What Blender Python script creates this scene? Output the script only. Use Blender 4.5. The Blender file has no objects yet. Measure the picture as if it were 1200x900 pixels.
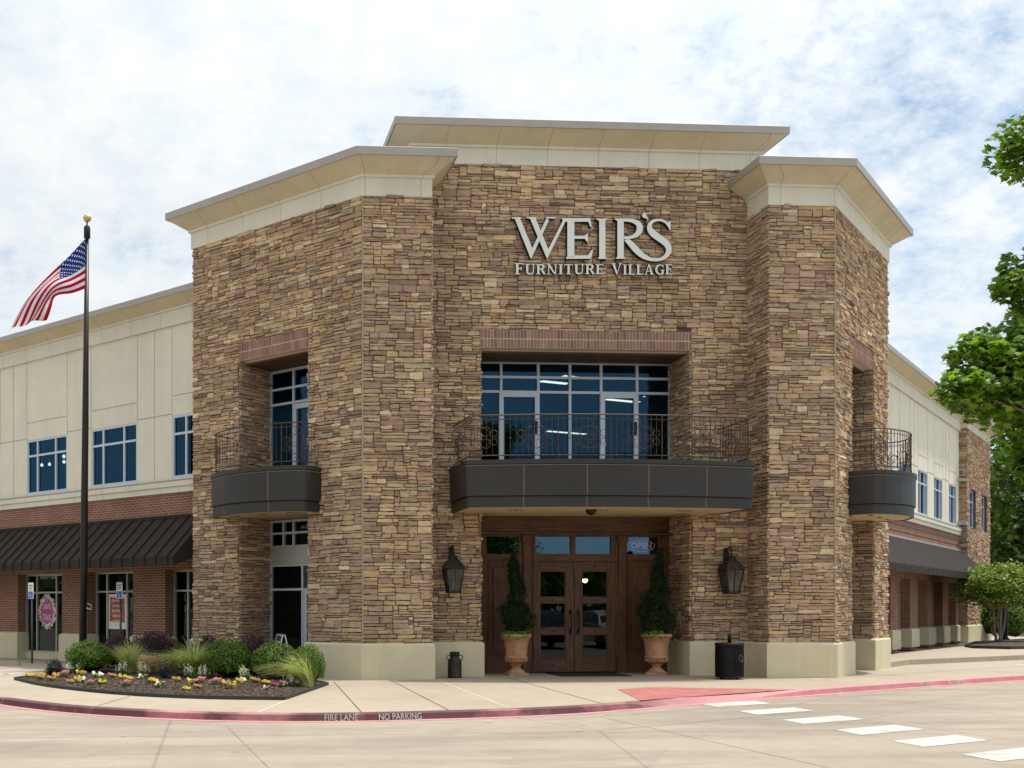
import bpy, bmesh, math, random
from mathutils import Vector, Matrix, noise
C = bpy.context.scene
COL = C.collection
R = random.Random(7)
PI = math.pi
rad = math.radians

# ------------------------------------------------------------------ materials
def new_mat(name):
    m = bpy.data.materials.new(name); m.use_nodes = True
    nt = m.node_tree
    for n in list(nt.nodes): nt.nodes.remove(n)
    return m, nt
def N(nt, t, **kw):
    n = nt.nodes.new(t)
    for k, v in kw.items(): setattr(n, k, v)
    return n
def L(nt, a, b): nt.links.new(a, b)
def sock(nt, node, name, val):
    s = node.inputs[name]
    if hasattr(val, 'node'): nt.links.new(val, s)
    else: s.default_value = val
def math_n(nt, op, a, b=None, c=None):
    n = N(nt, 'ShaderNodeMath', operation=op)
    for i, v in enumerate((a, b, c)):
        if v is None: continue
        if hasattr(v, 'node'): L(nt, v, n.inputs[i])
        else: n.inputs[i].default_value = v
    return n.outputs[0]
def mixc(nt, fac, a, b, mode='MIX'):
    n = N(nt, 'ShaderNodeMix', data_type='RGBA', blend_type=mode)
    for i, v in ((0, fac), (6, a), (7, b)):
        if hasattr(v, 'node'): L(nt, v, n.inputs[i])
        else: n.inputs[i].default_value = v if i == 0 else (*v[:3], 1)
    return n.outputs[2]
def noise_n(nt, vec, scale, detail=4, rough=.55, mscale=None):
    if mscale:
        mp = N(nt, 'ShaderNodeMapping'); mp.inputs['Scale'].default_value = mscale
        L(nt, vec, mp.inputs['Vector']); vec = mp.outputs[0]
    n = N(nt, 'ShaderNodeTexNoise'); L(nt, vec, n.inputs['Vector'])
    n.inputs['Scale'].default_value = scale; n.inputs['Detail'].default_value = detail; n.inputs['Roughness'].default_value = rough
    return n.outputs['Fac']
def ramp(nt, fac, stops, interp='LINEAR'):
    r = N(nt, 'ShaderNodeValToRGB'); r.color_ramp.interpolation = interp
    e = r.color_ramp.elements
    while len(e) < len(stops): e.new(.5)
    for i, (p, c) in enumerate(stops):
        e[i].position = p; e[i].color = (*c[:3], 1) if hasattr(c, '__len__') else (c, c, c, 1)
    L(nt, fac, r.inputs[0]); return r.outputs[0]
def finish(nt, color, rough=.6, metal=0, bump=None, bstr=.3, bdist=.01, spec=.5, extra=None):
    b = N(nt, 'ShaderNodeBsdfPrincipled'); o = N(nt, 'ShaderNodeOutputMaterial')
    sock(nt, b, 'Base Color', color if hasattr(color, 'node') else (*color[:3], 1))
    sock(nt, b, 'Roughness', rough); b.inputs['Metallic'].default_value = metal
    b.inputs['Specular IOR Level'].default_value = spec
    if bump is not None:
        bp = N(nt, 'ShaderNodeBump'); bp.inputs['Strength'].default_value = bstr; bp.inputs['Distance'].default_value = bdist
        L(nt, bump, bp.inputs['Height']); L(nt, bp.outputs[0], b.inputs['Normal'])
    L(nt, b.outputs[0], o.inputs[0]); return b
def objco(nt): return N(nt, 'ShaderNodeTexCoord').outputs['Object']

def simple(name, c, rough=.6, metal=0, amt=.12, scale=3, bscale=60, bstr=.15, mscale=None, bdist=.005, spec=.5):
    m, nt = new_mat(name); v = objco(nt)
    f = noise_n(nt, v, scale, 6, .6, mscale)
    d = tuple(x*(1-amt) for x in c); l = tuple(min(1, x*(1+amt)) for x in c)
    col = ramp(nt, f, [(.3, d), (.7, l)])
    finish(nt, col, rough, metal, noise_n(nt, v, bscale, 3, .6, mscale), bstr, bdist, spec)
    return m
def island(name, stops, rough=.7, nscale=12, namt=.35, bscale=40, bstr=.5, bdist=.008, spec=.3):
    m, nt = new_mat(name); g = N(nt, 'ShaderNodeNewGeometry'); v = objco(nt)
    base = ramp(nt, g.outputs['Random Per Island'], stops, 'LINEAR')
    f = noise_n(nt, v, nscale, 6, .65)
    sh = ramp(nt, f, [(.25, 1-namt), (.5, 1.), (.8, 1+namt*.6)])
    col = mixc(nt, 1., base, sh, 'MULTIPLY')
    finish(nt, col, rough, 0, noise_n(nt, v, bscale, 5, .6), bstr, bdist, spec)
    return m
def leaf_mat(name, stops, trans=.35, rough=.5, spec=.35):
    m, nt = new_mat(name); g = N(nt, 'ShaderNodeNewGeometry')
    col = ramp(nt, g.outputs['Random Per Island'], stops)
    b = N(nt, 'ShaderNodeBsdfPrincipled'); L(nt, col, b.inputs['Base Color']); b.inputs['Roughness'].default_value = rough
    b.inputs['Specular IOR Level'].default_value = spec
    t = N(nt, 'ShaderNodeBsdfTranslucent')
    tc = mixc(nt, 1., col, (1.0, 1.25, .45), 'MULTIPLY'); L(nt, tc, t.inputs['Color'])
    mx = N(nt, 'ShaderNodeMixShader'); mx.inputs[0].default_value = trans
    L(nt, b.outputs[0], mx.inputs[1]); L(nt, t.outputs[0], mx.inputs[2])
    o = N(nt, 'ShaderNodeOutputMaterial'); L(nt, mx.outputs[0], o.inputs[0])
    return m
def glass_mat(name, refl, through, ior=1.5, gain=1.0, base=0.0):
    m, nt = new_mat(name)
    fr = N(nt, 'ShaderNodeFresnel'); bk = N(nt, 'ShaderNodeNewGeometry'); L(nt, math_n(nt, 'MULTIPLY_ADD', bk.outputs['Backfacing'], 1/ior-ior, ior), fr.inputs['IOR'])
    f = math_n(nt, 'MULTIPLY_ADD', fr.outputs[0], gain, base); f = math_n(nt, 'MINIMUM', f, 1.)
    tr = N(nt, 'ShaderNodeBsdfTransparent'); tr.inputs[0].default_value = (*through, 1)
    v = objco(nt)
    bp = N(nt, 'ShaderNodeBump'); bp.inputs['Strength'].default_value = .008; bp.inputs['Distance'].default_value = .05
    L(nt, noise_n(nt, v, .7, 1), bp.inputs['Height'])
    gl = N(nt, 'ShaderNodeBsdfGlossy'); gl.inputs['Color'].default_value = (*refl, 1); gl.inputs['Roughness'].default_value = .01
    L(nt, bp.outputs[0], gl.inputs['Normal'])
    mx = N(nt, 'ShaderNodeMixShader'); L(nt, f, mx.inputs[0]); L(nt, tr.outputs[0], mx.inputs[1]); L(nt, gl.outputs[0], mx.inputs[2])
    o = N(nt, 'ShaderNodeOutputMaterial'); L(nt, mx.outputs[0], o.inputs[0]); return m
def emit_mat(name, c, s):
    m, nt = new_mat(name); e = N(nt, 'ShaderNodeEmission'); e.inputs[0].default_value = (*c, 1); e.inputs[1].default_value = s
    o = N(nt, 'ShaderNodeOutputMaterial'); L(nt, e.outputs[0], o.inputs[0]); return m
def stucco(name, c, seam=None, amt=.05, streak=.06, bscale=120):
    m, nt = new_mat(name); tc = N(nt, 'ShaderNodeTexCoord'); v = tc.outputs['Object']
    f = noise_n(nt, v, 1.2, 5, .6)
    col = ramp(nt, f, [(.3, tuple(x*(1-amt) for x in c)), (.7, tuple(x*(1+amt) for x in c))])
    s = noise_n(nt, v, 1.6, 4, .6, (3, 3, .25))
    col = mixc(nt, 1., col, ramp(nt, s, [(.3, 1-streak), (.55, 1.)]), 'MULTIPLY')
    if seam:
        sp = N(nt, 'ShaderNodeSeparateXYZ'); L(nt, tc.outputs['UV'], sp.inputs[0])
        fr = math_n(nt, 'FRACT', math_n(nt, 'DIVIDE', sp.outputs[0], seam))
        col = mixc(nt, math_n(nt, 'LESS_THAN', fr, .014/seam*1.2), col, tuple(x*.66 for x in c))
    finish(nt, col, .85, 0, noise_n(nt, v, bscale, 3, .7), .25, .004, .2)
    return m
def brick(name, c1, c2, mortar, bw=.203, rh=.0677, ms=.009):
    m, nt = new_mat(name); tc = N(nt, 'ShaderNodeTexCoord')
    b = N(nt, 'ShaderNodeTexBrick'); L(nt, tc.outputs['UV'], b.inputs['Vector'])
    b.inputs['Color1'].default_value = (*c1, 1); b.inputs['Color2'].default_value = (*c2, 1); b.inputs['Mortar'].default_value = (*mortar, 1)
    b.inputs['Scale'].default_value = 1; b.inputs['Mortar Size'].default_value = ms; b.inputs['Mortar Smooth'].default_value = .2
    b.inputs['Brick Width'].default_value = bw; b.inputs['Row Height'].default_value = rh; b.inputs['Bias'].default_value = -.1
    f = noise_n(nt, tc.outputs['Object'], 1.3, 6, .65)
    col = mixc(nt, 1., b.outputs['Color'], ramp(nt, f, [(.3, .78), (.7, 1.15)]), 'MULTIPLY')
    inv = math_n(nt, 'SUBTRACT', 1., b.outputs['Fac'])
    finish(nt, col, .85, 0, inv, .6, .006, .2)
    return m
def wood(name, axis):
    m, nt = new_mat(name); v = objco(nt)
    sc = (1.2, 8, 14) if axis == 'x' else (14, 8, 1.2)
    f = noise_n(nt, v, 2.2, 7, .65, sc); g = noise_n(nt, v, 1.1, 3, .5)
    k = noise_n(nt, v, 9, 4, .7, sc)
    mixf = math_n(nt, 'ADD', math_n(nt, 'MULTIPLY', f, .75), math_n(nt, 'MULTIPLY', g, .25))
    col = ramp(nt, mixf, [(.3, (.028, .011, .005)), (.46, (.075, .033, .0145)), (.62, (.145, .068, .031)), (.78, (.23, .115, .054))])
    finish(nt, col, ramp(nt, g, [(.3, .42), (.7, .6)]), 0, k, .35, .004, .4)
    return m
def concrete(name, c, stain=.3, joint=None, tyre=False):
    m, nt = new_mat(name); v = objco(nt)
    a = noise_n(nt, v, .35, 6, .6); b = noise_n(nt, v, 2.6, 6, .65); d = noise_n(nt, v, 55, 3, .7)
    col = ramp(nt, a, [(.32, tuple(x*(1-stain*.5) for x in c)), (.5, c), (.7, tuple(x*(1+stain*.22) for x in c))])
    col = mixc(nt, 1., col, ramp(nt, b, [(.28, (1-stain*.45, 1-stain*.5, 1-stain*.55)), (.52, 1.), (.75, 1.06)]), 'MULTIPLY')
    col = mixc(nt, 1., col, ramp(nt, d, [(.3, .88), (.7, 1.1)]), 'MULTIPLY')
    if tyre:
        # faint streaks worn along the lane, plus scattered oil spots
        s = noise_n(nt, v, 1., 5, .6, (.16, .9, 1))
        col = mixc(nt, 1., col, ramp(nt, s, [(.38, (.80, .80, .82)), (.55, 1.), (.7, (1.05, 1.04, 1.0))]), 'MULTIPLY')
        xy = N(nt, 'ShaderNodeSeparateXYZ'); L(nt, v, xy.inputs[0])
        for cx_, cy_, wt in ((-6., 48., .16), (21., 2., .13)):
            dx = math_n(nt, 'SUBTRACT', xy.outputs[0], cx_); dy = math_n(nt, 'SUBTRACT', xy.outputs[1], cy_)
            dd = math_n(nt, 'SQRT', math_n(nt, 'ADD', math_n(nt, 'MULTIPLY', dx, dx), math_n(nt, 'MULTIPLY', dy, dy)))
            an = math_n(nt, 'ARCTAN2', dy, dx); cv = N(nt, 'ShaderNodeCombineXYZ'); L(nt, dd, cv.inputs[0]); L(nt, math_n(nt, 'MULTIPLY', an, 3.), cv.inputs[1])
            t1 = noise_n(nt, cv.outputs[0], 2.4, 5, .7, (1, .35, 1)); msk = noise_n(nt, v, .3, 3, .5)
            k = math_n(nt, 'MULTIPLY', ramp(nt, t1, [(.54, 0.), (.66, 1.)]), ramp(nt, msk, [(.42, 0.), (.6, 1.)]))
            col = mixc(nt, math_n(nt, 'MULTIPLY', k, wt*1.6), col, (.10, .09, .08))
        vo = N(nt, 'ShaderNodeTexVoronoi'); L(nt, v, vo.inputs['Vector']); vo.inputs['Scale'].default_value = .8
        col = mixc(nt, 1., col, ramp(nt, vo.outputs['Distance'], [(.0, .45), (.035, .75), (.075, 1.)]), 'MULTIPLY')
        w = N(nt, 'ShaderNodeTexVoronoi', feature='DISTANCE_TO_EDGE'); L(nt, v, w.inputs['Vector']); w.inputs['Scale'].default_value = .16
        col = mixc(nt, 1., col, ramp(nt, w.outputs['Distance'], [(.0, .72), (.0022, .86), (.004, 1.)]), 'MULTIPLY')
    finish(nt, col, .82, 0, d, .2, .004, .25)
    return m

M = {}
STOPS = [(0, (.52, .39, .25)), (.08, (.40, .28, .17)), (.17, (.27, .19, .145)), (.25, (.36, .24, .19)), (.33, (.58, .44, .28)), (.42, (.29, .19, .165)),
         (.50, (.44, .32, .22)), (.58, (.33, .275, .22)), (.66, (.50, .34, .20)), (.73, (.19, .135, .11)), (.80, (.42, .29, .23)), (.87, (.34, .27, .18)), (.93, (.60, .49, .35)), (1., (.31, .21, .18))]
def stone_mat():
    m, nt = new_mat('ledgestone'); gm = N(nt, 'ShaderNodeNewGeometry'); v = objco(nt)
    base = ramp(nt, gm.outputs['Random Per Island'], [(p, (c[0]*1.16, c[1]*1.13, c[2]*1.05)) for p, c in STOPS])
    hs = N(nt, 'ShaderNodeHueSaturation'); hs.inputs['Saturation'].default_value = 1.0; L(nt, base, hs.inputs['Color'])
    a = noise_n(nt, v, 7, 6, .7, (1, 1, 1.8)); b = noise_n(nt, v, 16, 5, .7); d = noise_n(nt, v, .9, 4, .6)
    col = mixc(nt, 1., hs.outputs[0], ramp(nt, a, [(.28, .64), (.48, .98), (.75, 1.22)]), 'MULTIPLY')
    col = mixc(nt, ramp(nt, b, [(.56, 0.), (.74, .5)]), col, (.15, .145, .105))      # lichen-grey mottling
    col = mixc(nt, ramp(nt, noise_n(nt, v, 11, 5, .7, (1, 1, 2)), [(.56, 0.), (.74, .5)]), col, (.34, .19, .11))
    col = mixc(nt, 1., col, ramp(nt, d, [(.3, .84), (.7, 1.1)]), 'MULTIPLY')
    finish(nt, col, .88, 0, noise_n(nt, v, 34, 6, .7), .9, .016, .15); return m
M['stone'] = stone_mat()
M['mortar'] = simple('stone_joint_mortar', (.085, .066, .050), .95, amt=.3, scale=9)  # the mortar's own dark colour, showing in the gaps between stones
M['caulk'] = simple('caulk_joint', (.36, .30, .20), .9)
M['stucco'] = stucco('cream_stucco', (.69, .655, .55))
M['stucco_groove'] = simple('stucco_groove', (.34, .31, .24), .9)
M['frieze'] = stucco('cream_frieze', (.66, .63, .54), 1.18)
M['cove'] = stucco('tan_cove', (.57, .50, .36), 1.18, .07)
M['fascia'] = simple('cornice_metal_edge', (.36, .33, .30), .5, .3, amt=.06)
M['plinth'] = stucco('tan_plinth', (.60, .54, .38), None, .05, .06)
M['roof'] = simple('flat_roof', (.30, .29, .27), .9)
M['brick'] = brick('red_brick', (.235, .095, .062), (.175, .068, .046), (.34, .27, .21))
M['brick_shadow'] = simple('painted_groove_shade', (.07, .03, .022), .9)  # darkened brick tone: the shade of a groove put into the colour
M['soldier'] = island('soldier_brick', [(0, (.21, .105, .078)), (.4, (.29, .155, .118)), (.7, (.18, .09, .068)), (1, (.34, .195, .15))], .85, 20, .2, 60, .4)
M['soldier_mortar'] = simple('soldier_mortar', (.52, .43, .35), .9)
M['charcoal'] = simple('charcoal_panel', (.026, .0225, .0205), .5, .1, amt=.12, scale=.9, bscale=4, bstr=.04)
M['copper_line'] = simple('bronze_joint', (.19, .13, .085), .6)
M['soffit'] = simple('tan_soffit', (.50, .38, .22), .8, amt=.08)
M['iron'] = simple('wrought_iron', (.075, .048, .040), .6, .3, amt=.35, scale=14)
M['awning'] = simple('dark_bronze_roofing', (.036, .0275, .024), .68, .0, amt=.1, scale=1.5, bscale=3, bstr=.03, spec=.12)
M['alu'] = simple('painted_aluminium', (.50, .56, .66), .4, .1, amt=.05)
M['alu_warm'] = simple('bronze_aluminium', (.42, .42, .39), .4, .35, amt=.05)
M['glass_blue'] = glass_mat('blue_window_glass', (.095, .29, .52), (.16, .24, .32), 1.55, 1.5, .045)
M['glass_dark'] = glass_mat('shop_glass', (.62, .72, .76), (.45, .48, .47), 1.5, 1.15, .0)
M['glass_transom'] = glass_mat('transom_glass', (.30, .58, .85), (.10, .14, .17), 1.55, 1.6, .09)
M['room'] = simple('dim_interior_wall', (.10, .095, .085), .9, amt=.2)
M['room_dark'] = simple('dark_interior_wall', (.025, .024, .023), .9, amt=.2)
M['woodx'] = wood('walnut_wood_rail', 'x'); M['woodz'] = wood('walnut_wood_stile', 'z')
M['blackmetal'] = simple('black_hardware', (.018, .017, .016), .45, .6, amt=.2)
M['lantern'] = simple('aged_bronze', (.040, .030, .024), .5, .7, amt=.35, scale=9)
M['lantern_glass'] = glass_mat('lantern_glass', (.8, .85, .9), (.42, .42, .42), 1.45, 1., .04)
M['candle'] = simple('ivory_candle_tube', (.55, .5, .4), .5)
M['terracotta'] = simple('weathered_terracotta', (.43, .225, .125), .85, amt=.3, scale=6, bscale=30, bstr=.4)
M['mat_rubber'] = simple('rubber_mat', (.014, .014, .015), .85, bscale=200, bstr=.5)
M['sign_face'] = simple('sign_face', (.68, .71, .67), .45, amt=.03)
M['sign_side'] = simple('sign_return', (.02, .02, .02), .5)
M['pole'] = simple('dark_bronze_pole', (.022, .018, .016), .4, .5, amt=.1)
M['gold'] = simple('gold_ball', (.62, .42, .17), .42, .6, amt=.05)
M['road'] = concrete('concrete_drive', (.335, .285, .225), .20, tyre=True)
M['walk'] = concrete('concrete_walk', (.375, .315, .243), .2)
M['joint'] = simple('pavement_joint', (.13, .11, .085), .9)
M['joint_soft'] = simple('worn_road_joint', (.24, .20, .155), .9, amt=.3, scale=4)
M['joint_pale'] = simple('pale_joint_sealant', (.60, .55, .46), .9)
M['white_paint'] = simple('worn_white_paint', (.66, .66, .63), .7, amt=.16, scale=9)
def worn_paint():
    m, nt = new_mat('worn_crosswalk_paint'); v = objco(nt)
    a = noise_n(nt, v, 1.6, 6, .7); b = noise_n(nt, v, 38, 5, .75)
    col = ramp(nt, noise_n(nt, v, 6, 5, .6), [(.3, (.43, .43, .415)), (.7, (.54, .545, .53))])
    f = math_n(nt, 'ADD', math_n(nt, 'MULTIPLY', a, .5), math_n(nt, 'MULTIPLY', b, .5))
    col = mixc(nt, ramp(nt, f, [(.50, 0.), (.60, .75)]), col, (.36, .31, .25)); finish(nt, col, .75, 0, b, .25, .003, .2); return m
M['crosswalk'] = worn_paint()
M['lawn'] = simple('distant_ground', (.10, .12, .05), .95, amt=.4, scale=.2)
M['mulch'] = island('wood_mulch', [(0, (.030, .020, .015)), (.4, (.075, .050, .036)), (.75, (.12, .085, .06)), (.93, (.19, .14, .10)), (1, (.30, .24, .18))], .95, 30, .5, 60, .8, .01)
M['edging'] = simple('bed_edging', (.025, .026, .025), .7)
M['boulder'] = simple('brown_boulder', (.27, .145, .085), .9, amt=.5, scale=5, bscale=14, bstr=.9, bdist=.03)
M['boulder_tan'] = simple('tan_boulder', (.36, .22, .14), .9, amt=.4, scale=7, bscale=16, bstr=.9, bdist=.03)
M['box_leaf'] = leaf_mat('boxwood_leaves', [(0, (.040, .075, .008)), (.5, (.092, .17, .014)), (.85, (.15, .25, .022)), (1, (.22, .32, .04))])
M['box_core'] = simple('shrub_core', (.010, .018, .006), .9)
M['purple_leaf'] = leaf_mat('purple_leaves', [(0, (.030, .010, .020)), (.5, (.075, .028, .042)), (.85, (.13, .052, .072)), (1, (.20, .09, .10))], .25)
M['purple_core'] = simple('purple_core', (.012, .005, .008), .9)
M['feather'] = leaf_mat('feather_grass', [(0, (.15, .20, .04)), (.3, (.30, .34, .09)), (.55, (.52, .50, .21)), (1, (.86, .78, .52))], .45, .6)
M['dark_leaf'] = leaf_mat('dark_rose_leaves', [(0, (.010, .020, .010)), (.6, (.022, .040, .018)), (1, (.05, .07, .03))], .2)
M['flower_leaf'] = leaf_mat('bedding_leaves', [(0, (.03, .08, .02)), (1, (.09, .19, .04))])
def petals(n, a, b): return leaf_mat('petals_'+n, [(0, a), (1, b)], .25, .6, .2)
M['pet_yellow'] = petals('yellow', (.62, .40, .03), (.72, .58, .10)); M['pet_orange'] = petals('orange', (.55, .22, .10), (.66, .38, .18))
M['pet_pink'] = petals('pink', (.42, .09, .13), (.62, .28, .27)); M['pet_white'] = petals('white', (.75, .72, .58), (.86, .84, .76)); M['pet_magenta'] = petals('magenta', (.28, .03, .12), (.50, .10, .22))
M['cypress'] = leaf_mat('cypress_needles', [(0, (.007, .016, .005)), (.6, (.016, .036, .009)), (1, (.032, .060, .014))], .15, .6)
M['lime'] = leaf_mat('lime_vine', [(0, (.12, .26, .02)), (1, (.26, .44, .05))])
M['maple'] = leaf_mat('maple_leaves', [(0, (.05, .10, .010)), (.5, (.12, .215, .020)), (.85, (.21, .32, .032)), (1, (.32, .40, .055))], .45, .45, .3)
M['tree_leaf'] = leaf_mat('oak_leaves', [(0, (.026, .058, .008)), (.5, (.055, .115, .013)), (1, (.105, .18, .022))], .3)
M['myrtle_leaf'] = leaf_mat('myrtle_leaves', [(0, (.06, .12, .02)), (.5, (.14, .23, .035)), (.8, (.28, .32, .06)), (1, (.44, .34, .12))], .35)
M['bark'] = simple('grey_brown_bark', (.11, .085, .065), .95, amt=.4, scale=6, mscale=(4, 4, .6), bscale=12, bstr=.8, bdist=.02)
M['bark_pale'] = simple('pale_smooth_bark', (.27, .21, .17), .85, amt=.3, scale=5, mscale=(3, 3, .6))
M['sign_white'] = simple('sign_white', (.78, .80, .78), .45, amt=.03)
M['sign_blue'] = simple('sign_blue', (.02, .12, .48), .45, amt=.03)
M['sign_green'] = simple('sign_green', (.03, .22, .10), .45, amt=.03)
M['sign_post'] = simple('galvanised_post', (.10, .13, .13), .5, .6)
M['chalk'] = simple('chalkboard', (.018, .016, .02), .7)
M['silver'] = simple('silver_frame', (.62, .64, .66), .35, .6)
M['poster_purple'] = simple('magenta_poster', (.42, .06, .27), .5, amt=.3, scale=6)
M['poster_red'] = simple('red_brown_poster', (.34, .07, .05), .5, amt=.15)
M['poster_pink'] = simple('poster_print', (.66, .48, .44), .5)
M['poster_white'] = simple('poster_paper', (.75, .74, .74), .5, amt=.03)
M['poster_flower'] = island('poster_flowers', [(0, (.75, .45, .55)), (.4, (.8, .68, .6)), (.7, (.45, .5, .3)), (1, (.6, .15, .35))], .5)
M['lamp_tube'] = emit_mat('fluorescent_tube', (1, .88, .60), 4.5)
M['lamp_warm'] = emit_mat('warm_bulb', (1, .62, .25), 14.)
M['neon'] = emit_mat('neon_tube', (1., .42, .42), 1.1)
M['ink'] = simple('black_ink', (.03, .03, .03), .6)
def kerb_paint(name, c, fade):
    m, nt = new_mat(name); v = objco(nt)
    a = noise_n(nt, v, 2.2, 6, .7, (1, 1, 1)); b = noise_n(nt, v, 26, 4, .75); s = noise_n(nt, v, .55, 5, .65)
    col = mixc(nt, ramp(nt, b, [(.45, 0.), (.75, fade)]), c, (.42, .33, .27))
    col = mixc(nt, ramp(nt, a, [(.40, 0.), (.62, .45)]), col, tuple(min(1, x*1.25+.1) for x in c))
    if fade > .5:
        sx = N(nt, 'ShaderNodeSeparateXYZ'); L(nt, v, sx.inputs[0])
        mr = N(nt, 'ShaderNodeMapRange'); L(nt, sx.outputs[0], mr.inputs[0]); mr.inputs[1].default_value = 6.5; mr.inputs[2].default_value = 10; mr.inputs[3].default_value = .86; mr.inputs[4].default_value = .12
        col = mixc(nt, math_n(nt, 'MULTIPLY', ramp(nt, s, [(.36, 0.), (.52, 1.)]), mr.outputs[0]), col, (.05, .025, .03))
    finish(nt, col, .75, 0, b, .2, .004, .25); return m
M['kerb_face'] = kerb_paint('red_kerb_face', (.46, .165, .185), .62)
M['kerb_top'] = kerb_paint('red_kerb_top', (.52, .22, .225), .6)
M['kerb_gutter'] = kerb_paint('pink_gutter_paint', (.52, .20, .225), .5)
M['ramp_red'] = kerb_paint('red_ramp', (.34, .105, .095), .35)

# ------------------------------------------------------------------ mesh builder
class MB:
    def __init__(s): s.v, s.f, s.m, s.uv, s.mats, s.sm = [], [], [], [], [], []
    def mi(s, m):
        if m not in s.mats: s.mats.append(m)
        return s.mats.index(m)
    def face(s, pts, m, uv=None, smooth=False):
        i = len(s.v); s.v.extend([tuple(p) for p in pts]); s.f.append(tuple(range(i, i+len(pts)))); s.m.append(s.mi(m)); s.uv.append(uv); s.sm.append(smooth)
    def mesh(s, V, F, m, smooth=False):
        i = len(s.v); s.v.extend([tuple(p) for p in V]); k = s.mi(m)
        for f in F: s.f.append(tuple(i+a for a in f)); s.m.append(k); s.uv.append(None); s.sm.append(smooth)
    def hexa(s, P, m):       # P: 8 corners, bottom 4 then top 4
        s.mesh(P, [(3, 2, 1, 0), (4, 5, 6, 7), (0, 1, 5, 4), (1, 2, 6, 5), (2, 3, 7, 6), (3, 0, 4, 7)], m)
    def box(s, x0, x1, y0, y1, z0, z1, m):
        s.hexa([(x0, y0, z0), (x1, y0, z0), (x1, y1, z0), (x0, y1, z0), (x0, y0, z1), (x1, y0, z1), (x1, y1, z1), (x0, y1, z1)], m)
    def bbox(s, x0, x1, y0, y1, z0, z1, m, b=.01):   # box with chamfered vertical and top edges
        pr = [(x0+b, y0), (x1-b, y0), (x1, y0+b), (x1, y1-b), (x1-b, y1), (x0+b, y1), (x0, y1-b), (x0, y0+b)]
        cx, cy = (x0+x1)/2, (y0+y1)/2
        ins = [(x-(b if x > cx else -b)*1., y-(b if y > cy else -b)*1.) for x, y in pr]
        V = [(x, y, z0) for x, y in pr]+[(x, y, z1-b) for x, y in pr]+[(x, y, z1) for x, y in ins]
        F = [tuple(range(7, -1, -1)), tuple(range(16, 24))]
        for r in (0, 8):
            for i in range(8): j = (i+1) % 8; F.append((r+i, r+j, r+8+j, r+8+i))
        s.mesh(V, F, m)
    def tube(s, pts, r, m, n=6, smooth=True, cap=True):
        pts = [Vector(p) for p in pts]; V, F = [], []
        rr = r if hasattr(r, '__len__') else [r]*len(pts)
        prev = None
        for i, p in enumerate(pts):
            t = (pts[min(i+1, len(pts)-1)]-pts[max(i-1, 0)])
            t = t.normalized() if t.length > 1e-9 else Vector((0, 0, 1))
            u = prev if prev is not None else t.orthogonal().normalized()
            u = (u-t*u.dot(t)); u = u.normalized() if u.length > 1e-6 else t.orthogonal().normalized()
            w = t.cross(u); prev = u
            for k in range(n):
                a = 2*PI*k/n; V.append(p+(u*math.cos(a)+w*math.sin(a))*rr[i])
        for i in range(len(pts)-1):
            for k in range(n):
                j = (k+1) % n; F.append((i*n+k, i*n+j, (i+1)*n+j, (i+1)*n+k))
        if cap: F.append(tuple(range(n-1, -1, -1))); F.append(tuple(range((len(pts)-1)*n, len(pts)*n)))
        s.mesh(V, F, m, smooth)
    def lathe(s, prof, m, n=24, c=(0, 0, 0), smooth=True, square=False):
        V, F = [], []
        for r, z in prof:
            for k in range(n):
                a = 2*PI*k/n+PI/n
                V.append((c[0]+r*math.cos(a), c[1]+r*math.sin(a), c[2]+z))
        for i in range(len(prof)-1):
            for k in range(n):
                j = (k+1) % n; F.append((i*n+k, i*n+j, (i+1)*n+j, (i+1)*n+k))
        F.append(tuple(range(n-1, -1, -1))); F.append(tuple(range((len(prof)-1)*n, len(prof)*n)))
        s.mesh(V, F, m, smooth)
    def prism(s, poly, z0, z1, m, mt=None):     # polygon (ccw) extruded in z
        n = len(poly); V = [(x, y, z0) for x, y in poly]+[(x, y, z1) for x, y in poly]
        s.mesh(V, [tuple(range(n-1, -1, -1))]+[(i, (i+1) % n, n+(i+1) % n, n+i) for i in range(n)], m)
        s.mesh(V[n:], [tuple(range(n))], mt or m)
    def build(s, name, parent=None, world=True):
        me = bpy.data.meshes.new(name); me.from_pydata(s.v, [], s.f)
        for m in s.mats: me.materials.append(M[m])
        me.polygons.foreach_set('material_index', s.m); me.polygons.foreach_set('use_smooth', s.sm)
        if any(u is not None for u in s.uv):
            ul = me.uv_layers.new(name='UVMap'); d = []
            for f, u in zip(s.f, s.uv): d.extend(u if u is not None else [(0, 0)]*len(f))
            flat = [c for p in d for c in p]; ul.data.foreach_set('uv', flat)
        me.update()
        o = bpy.data.objects.new(name, me); COL.objects.link(o)
        if parent:
            o.parent = parent
            if world: o.matrix_parent_inverse = Matrix.Translation(-wloc(parent))
        return o
def wloc(o):
    return o.location.copy() if o.parent is None else Vector((0, 0, 0))
def tag(o, label=None, cat=None, group=None, kind=None):
    if label: o['label'] = label
    if cat: o['category'] = cat
    if group: o['group'] = group
    if kind: o['kind'] = kind
    return o
def thing(name, label, cat, loc=(0, 0, 0), rz=0, group=None):
    o = bpy.data.objects.new(name, None); COL.objects.link(o); o.location = loc; o.rotation_euler = (0, 0, rz)
    o.empty_display_size = .1
    return tag(o, label, cat, group)
def dup(o, label=None, loc=None, rz=None, scale=None, parent=None):
    c = o.copy(); COL.objects.link(c)
    if parent: c.parent = parent
    if label: c['label'] = label
    if loc is not None: c.location = loc
    if rz is not None: c.rotation_euler = (0, 0, rz)
    if scale is not None: c.scale = scale
    for ch in list(o.children): dup(ch, parent=c)
    return c

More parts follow.
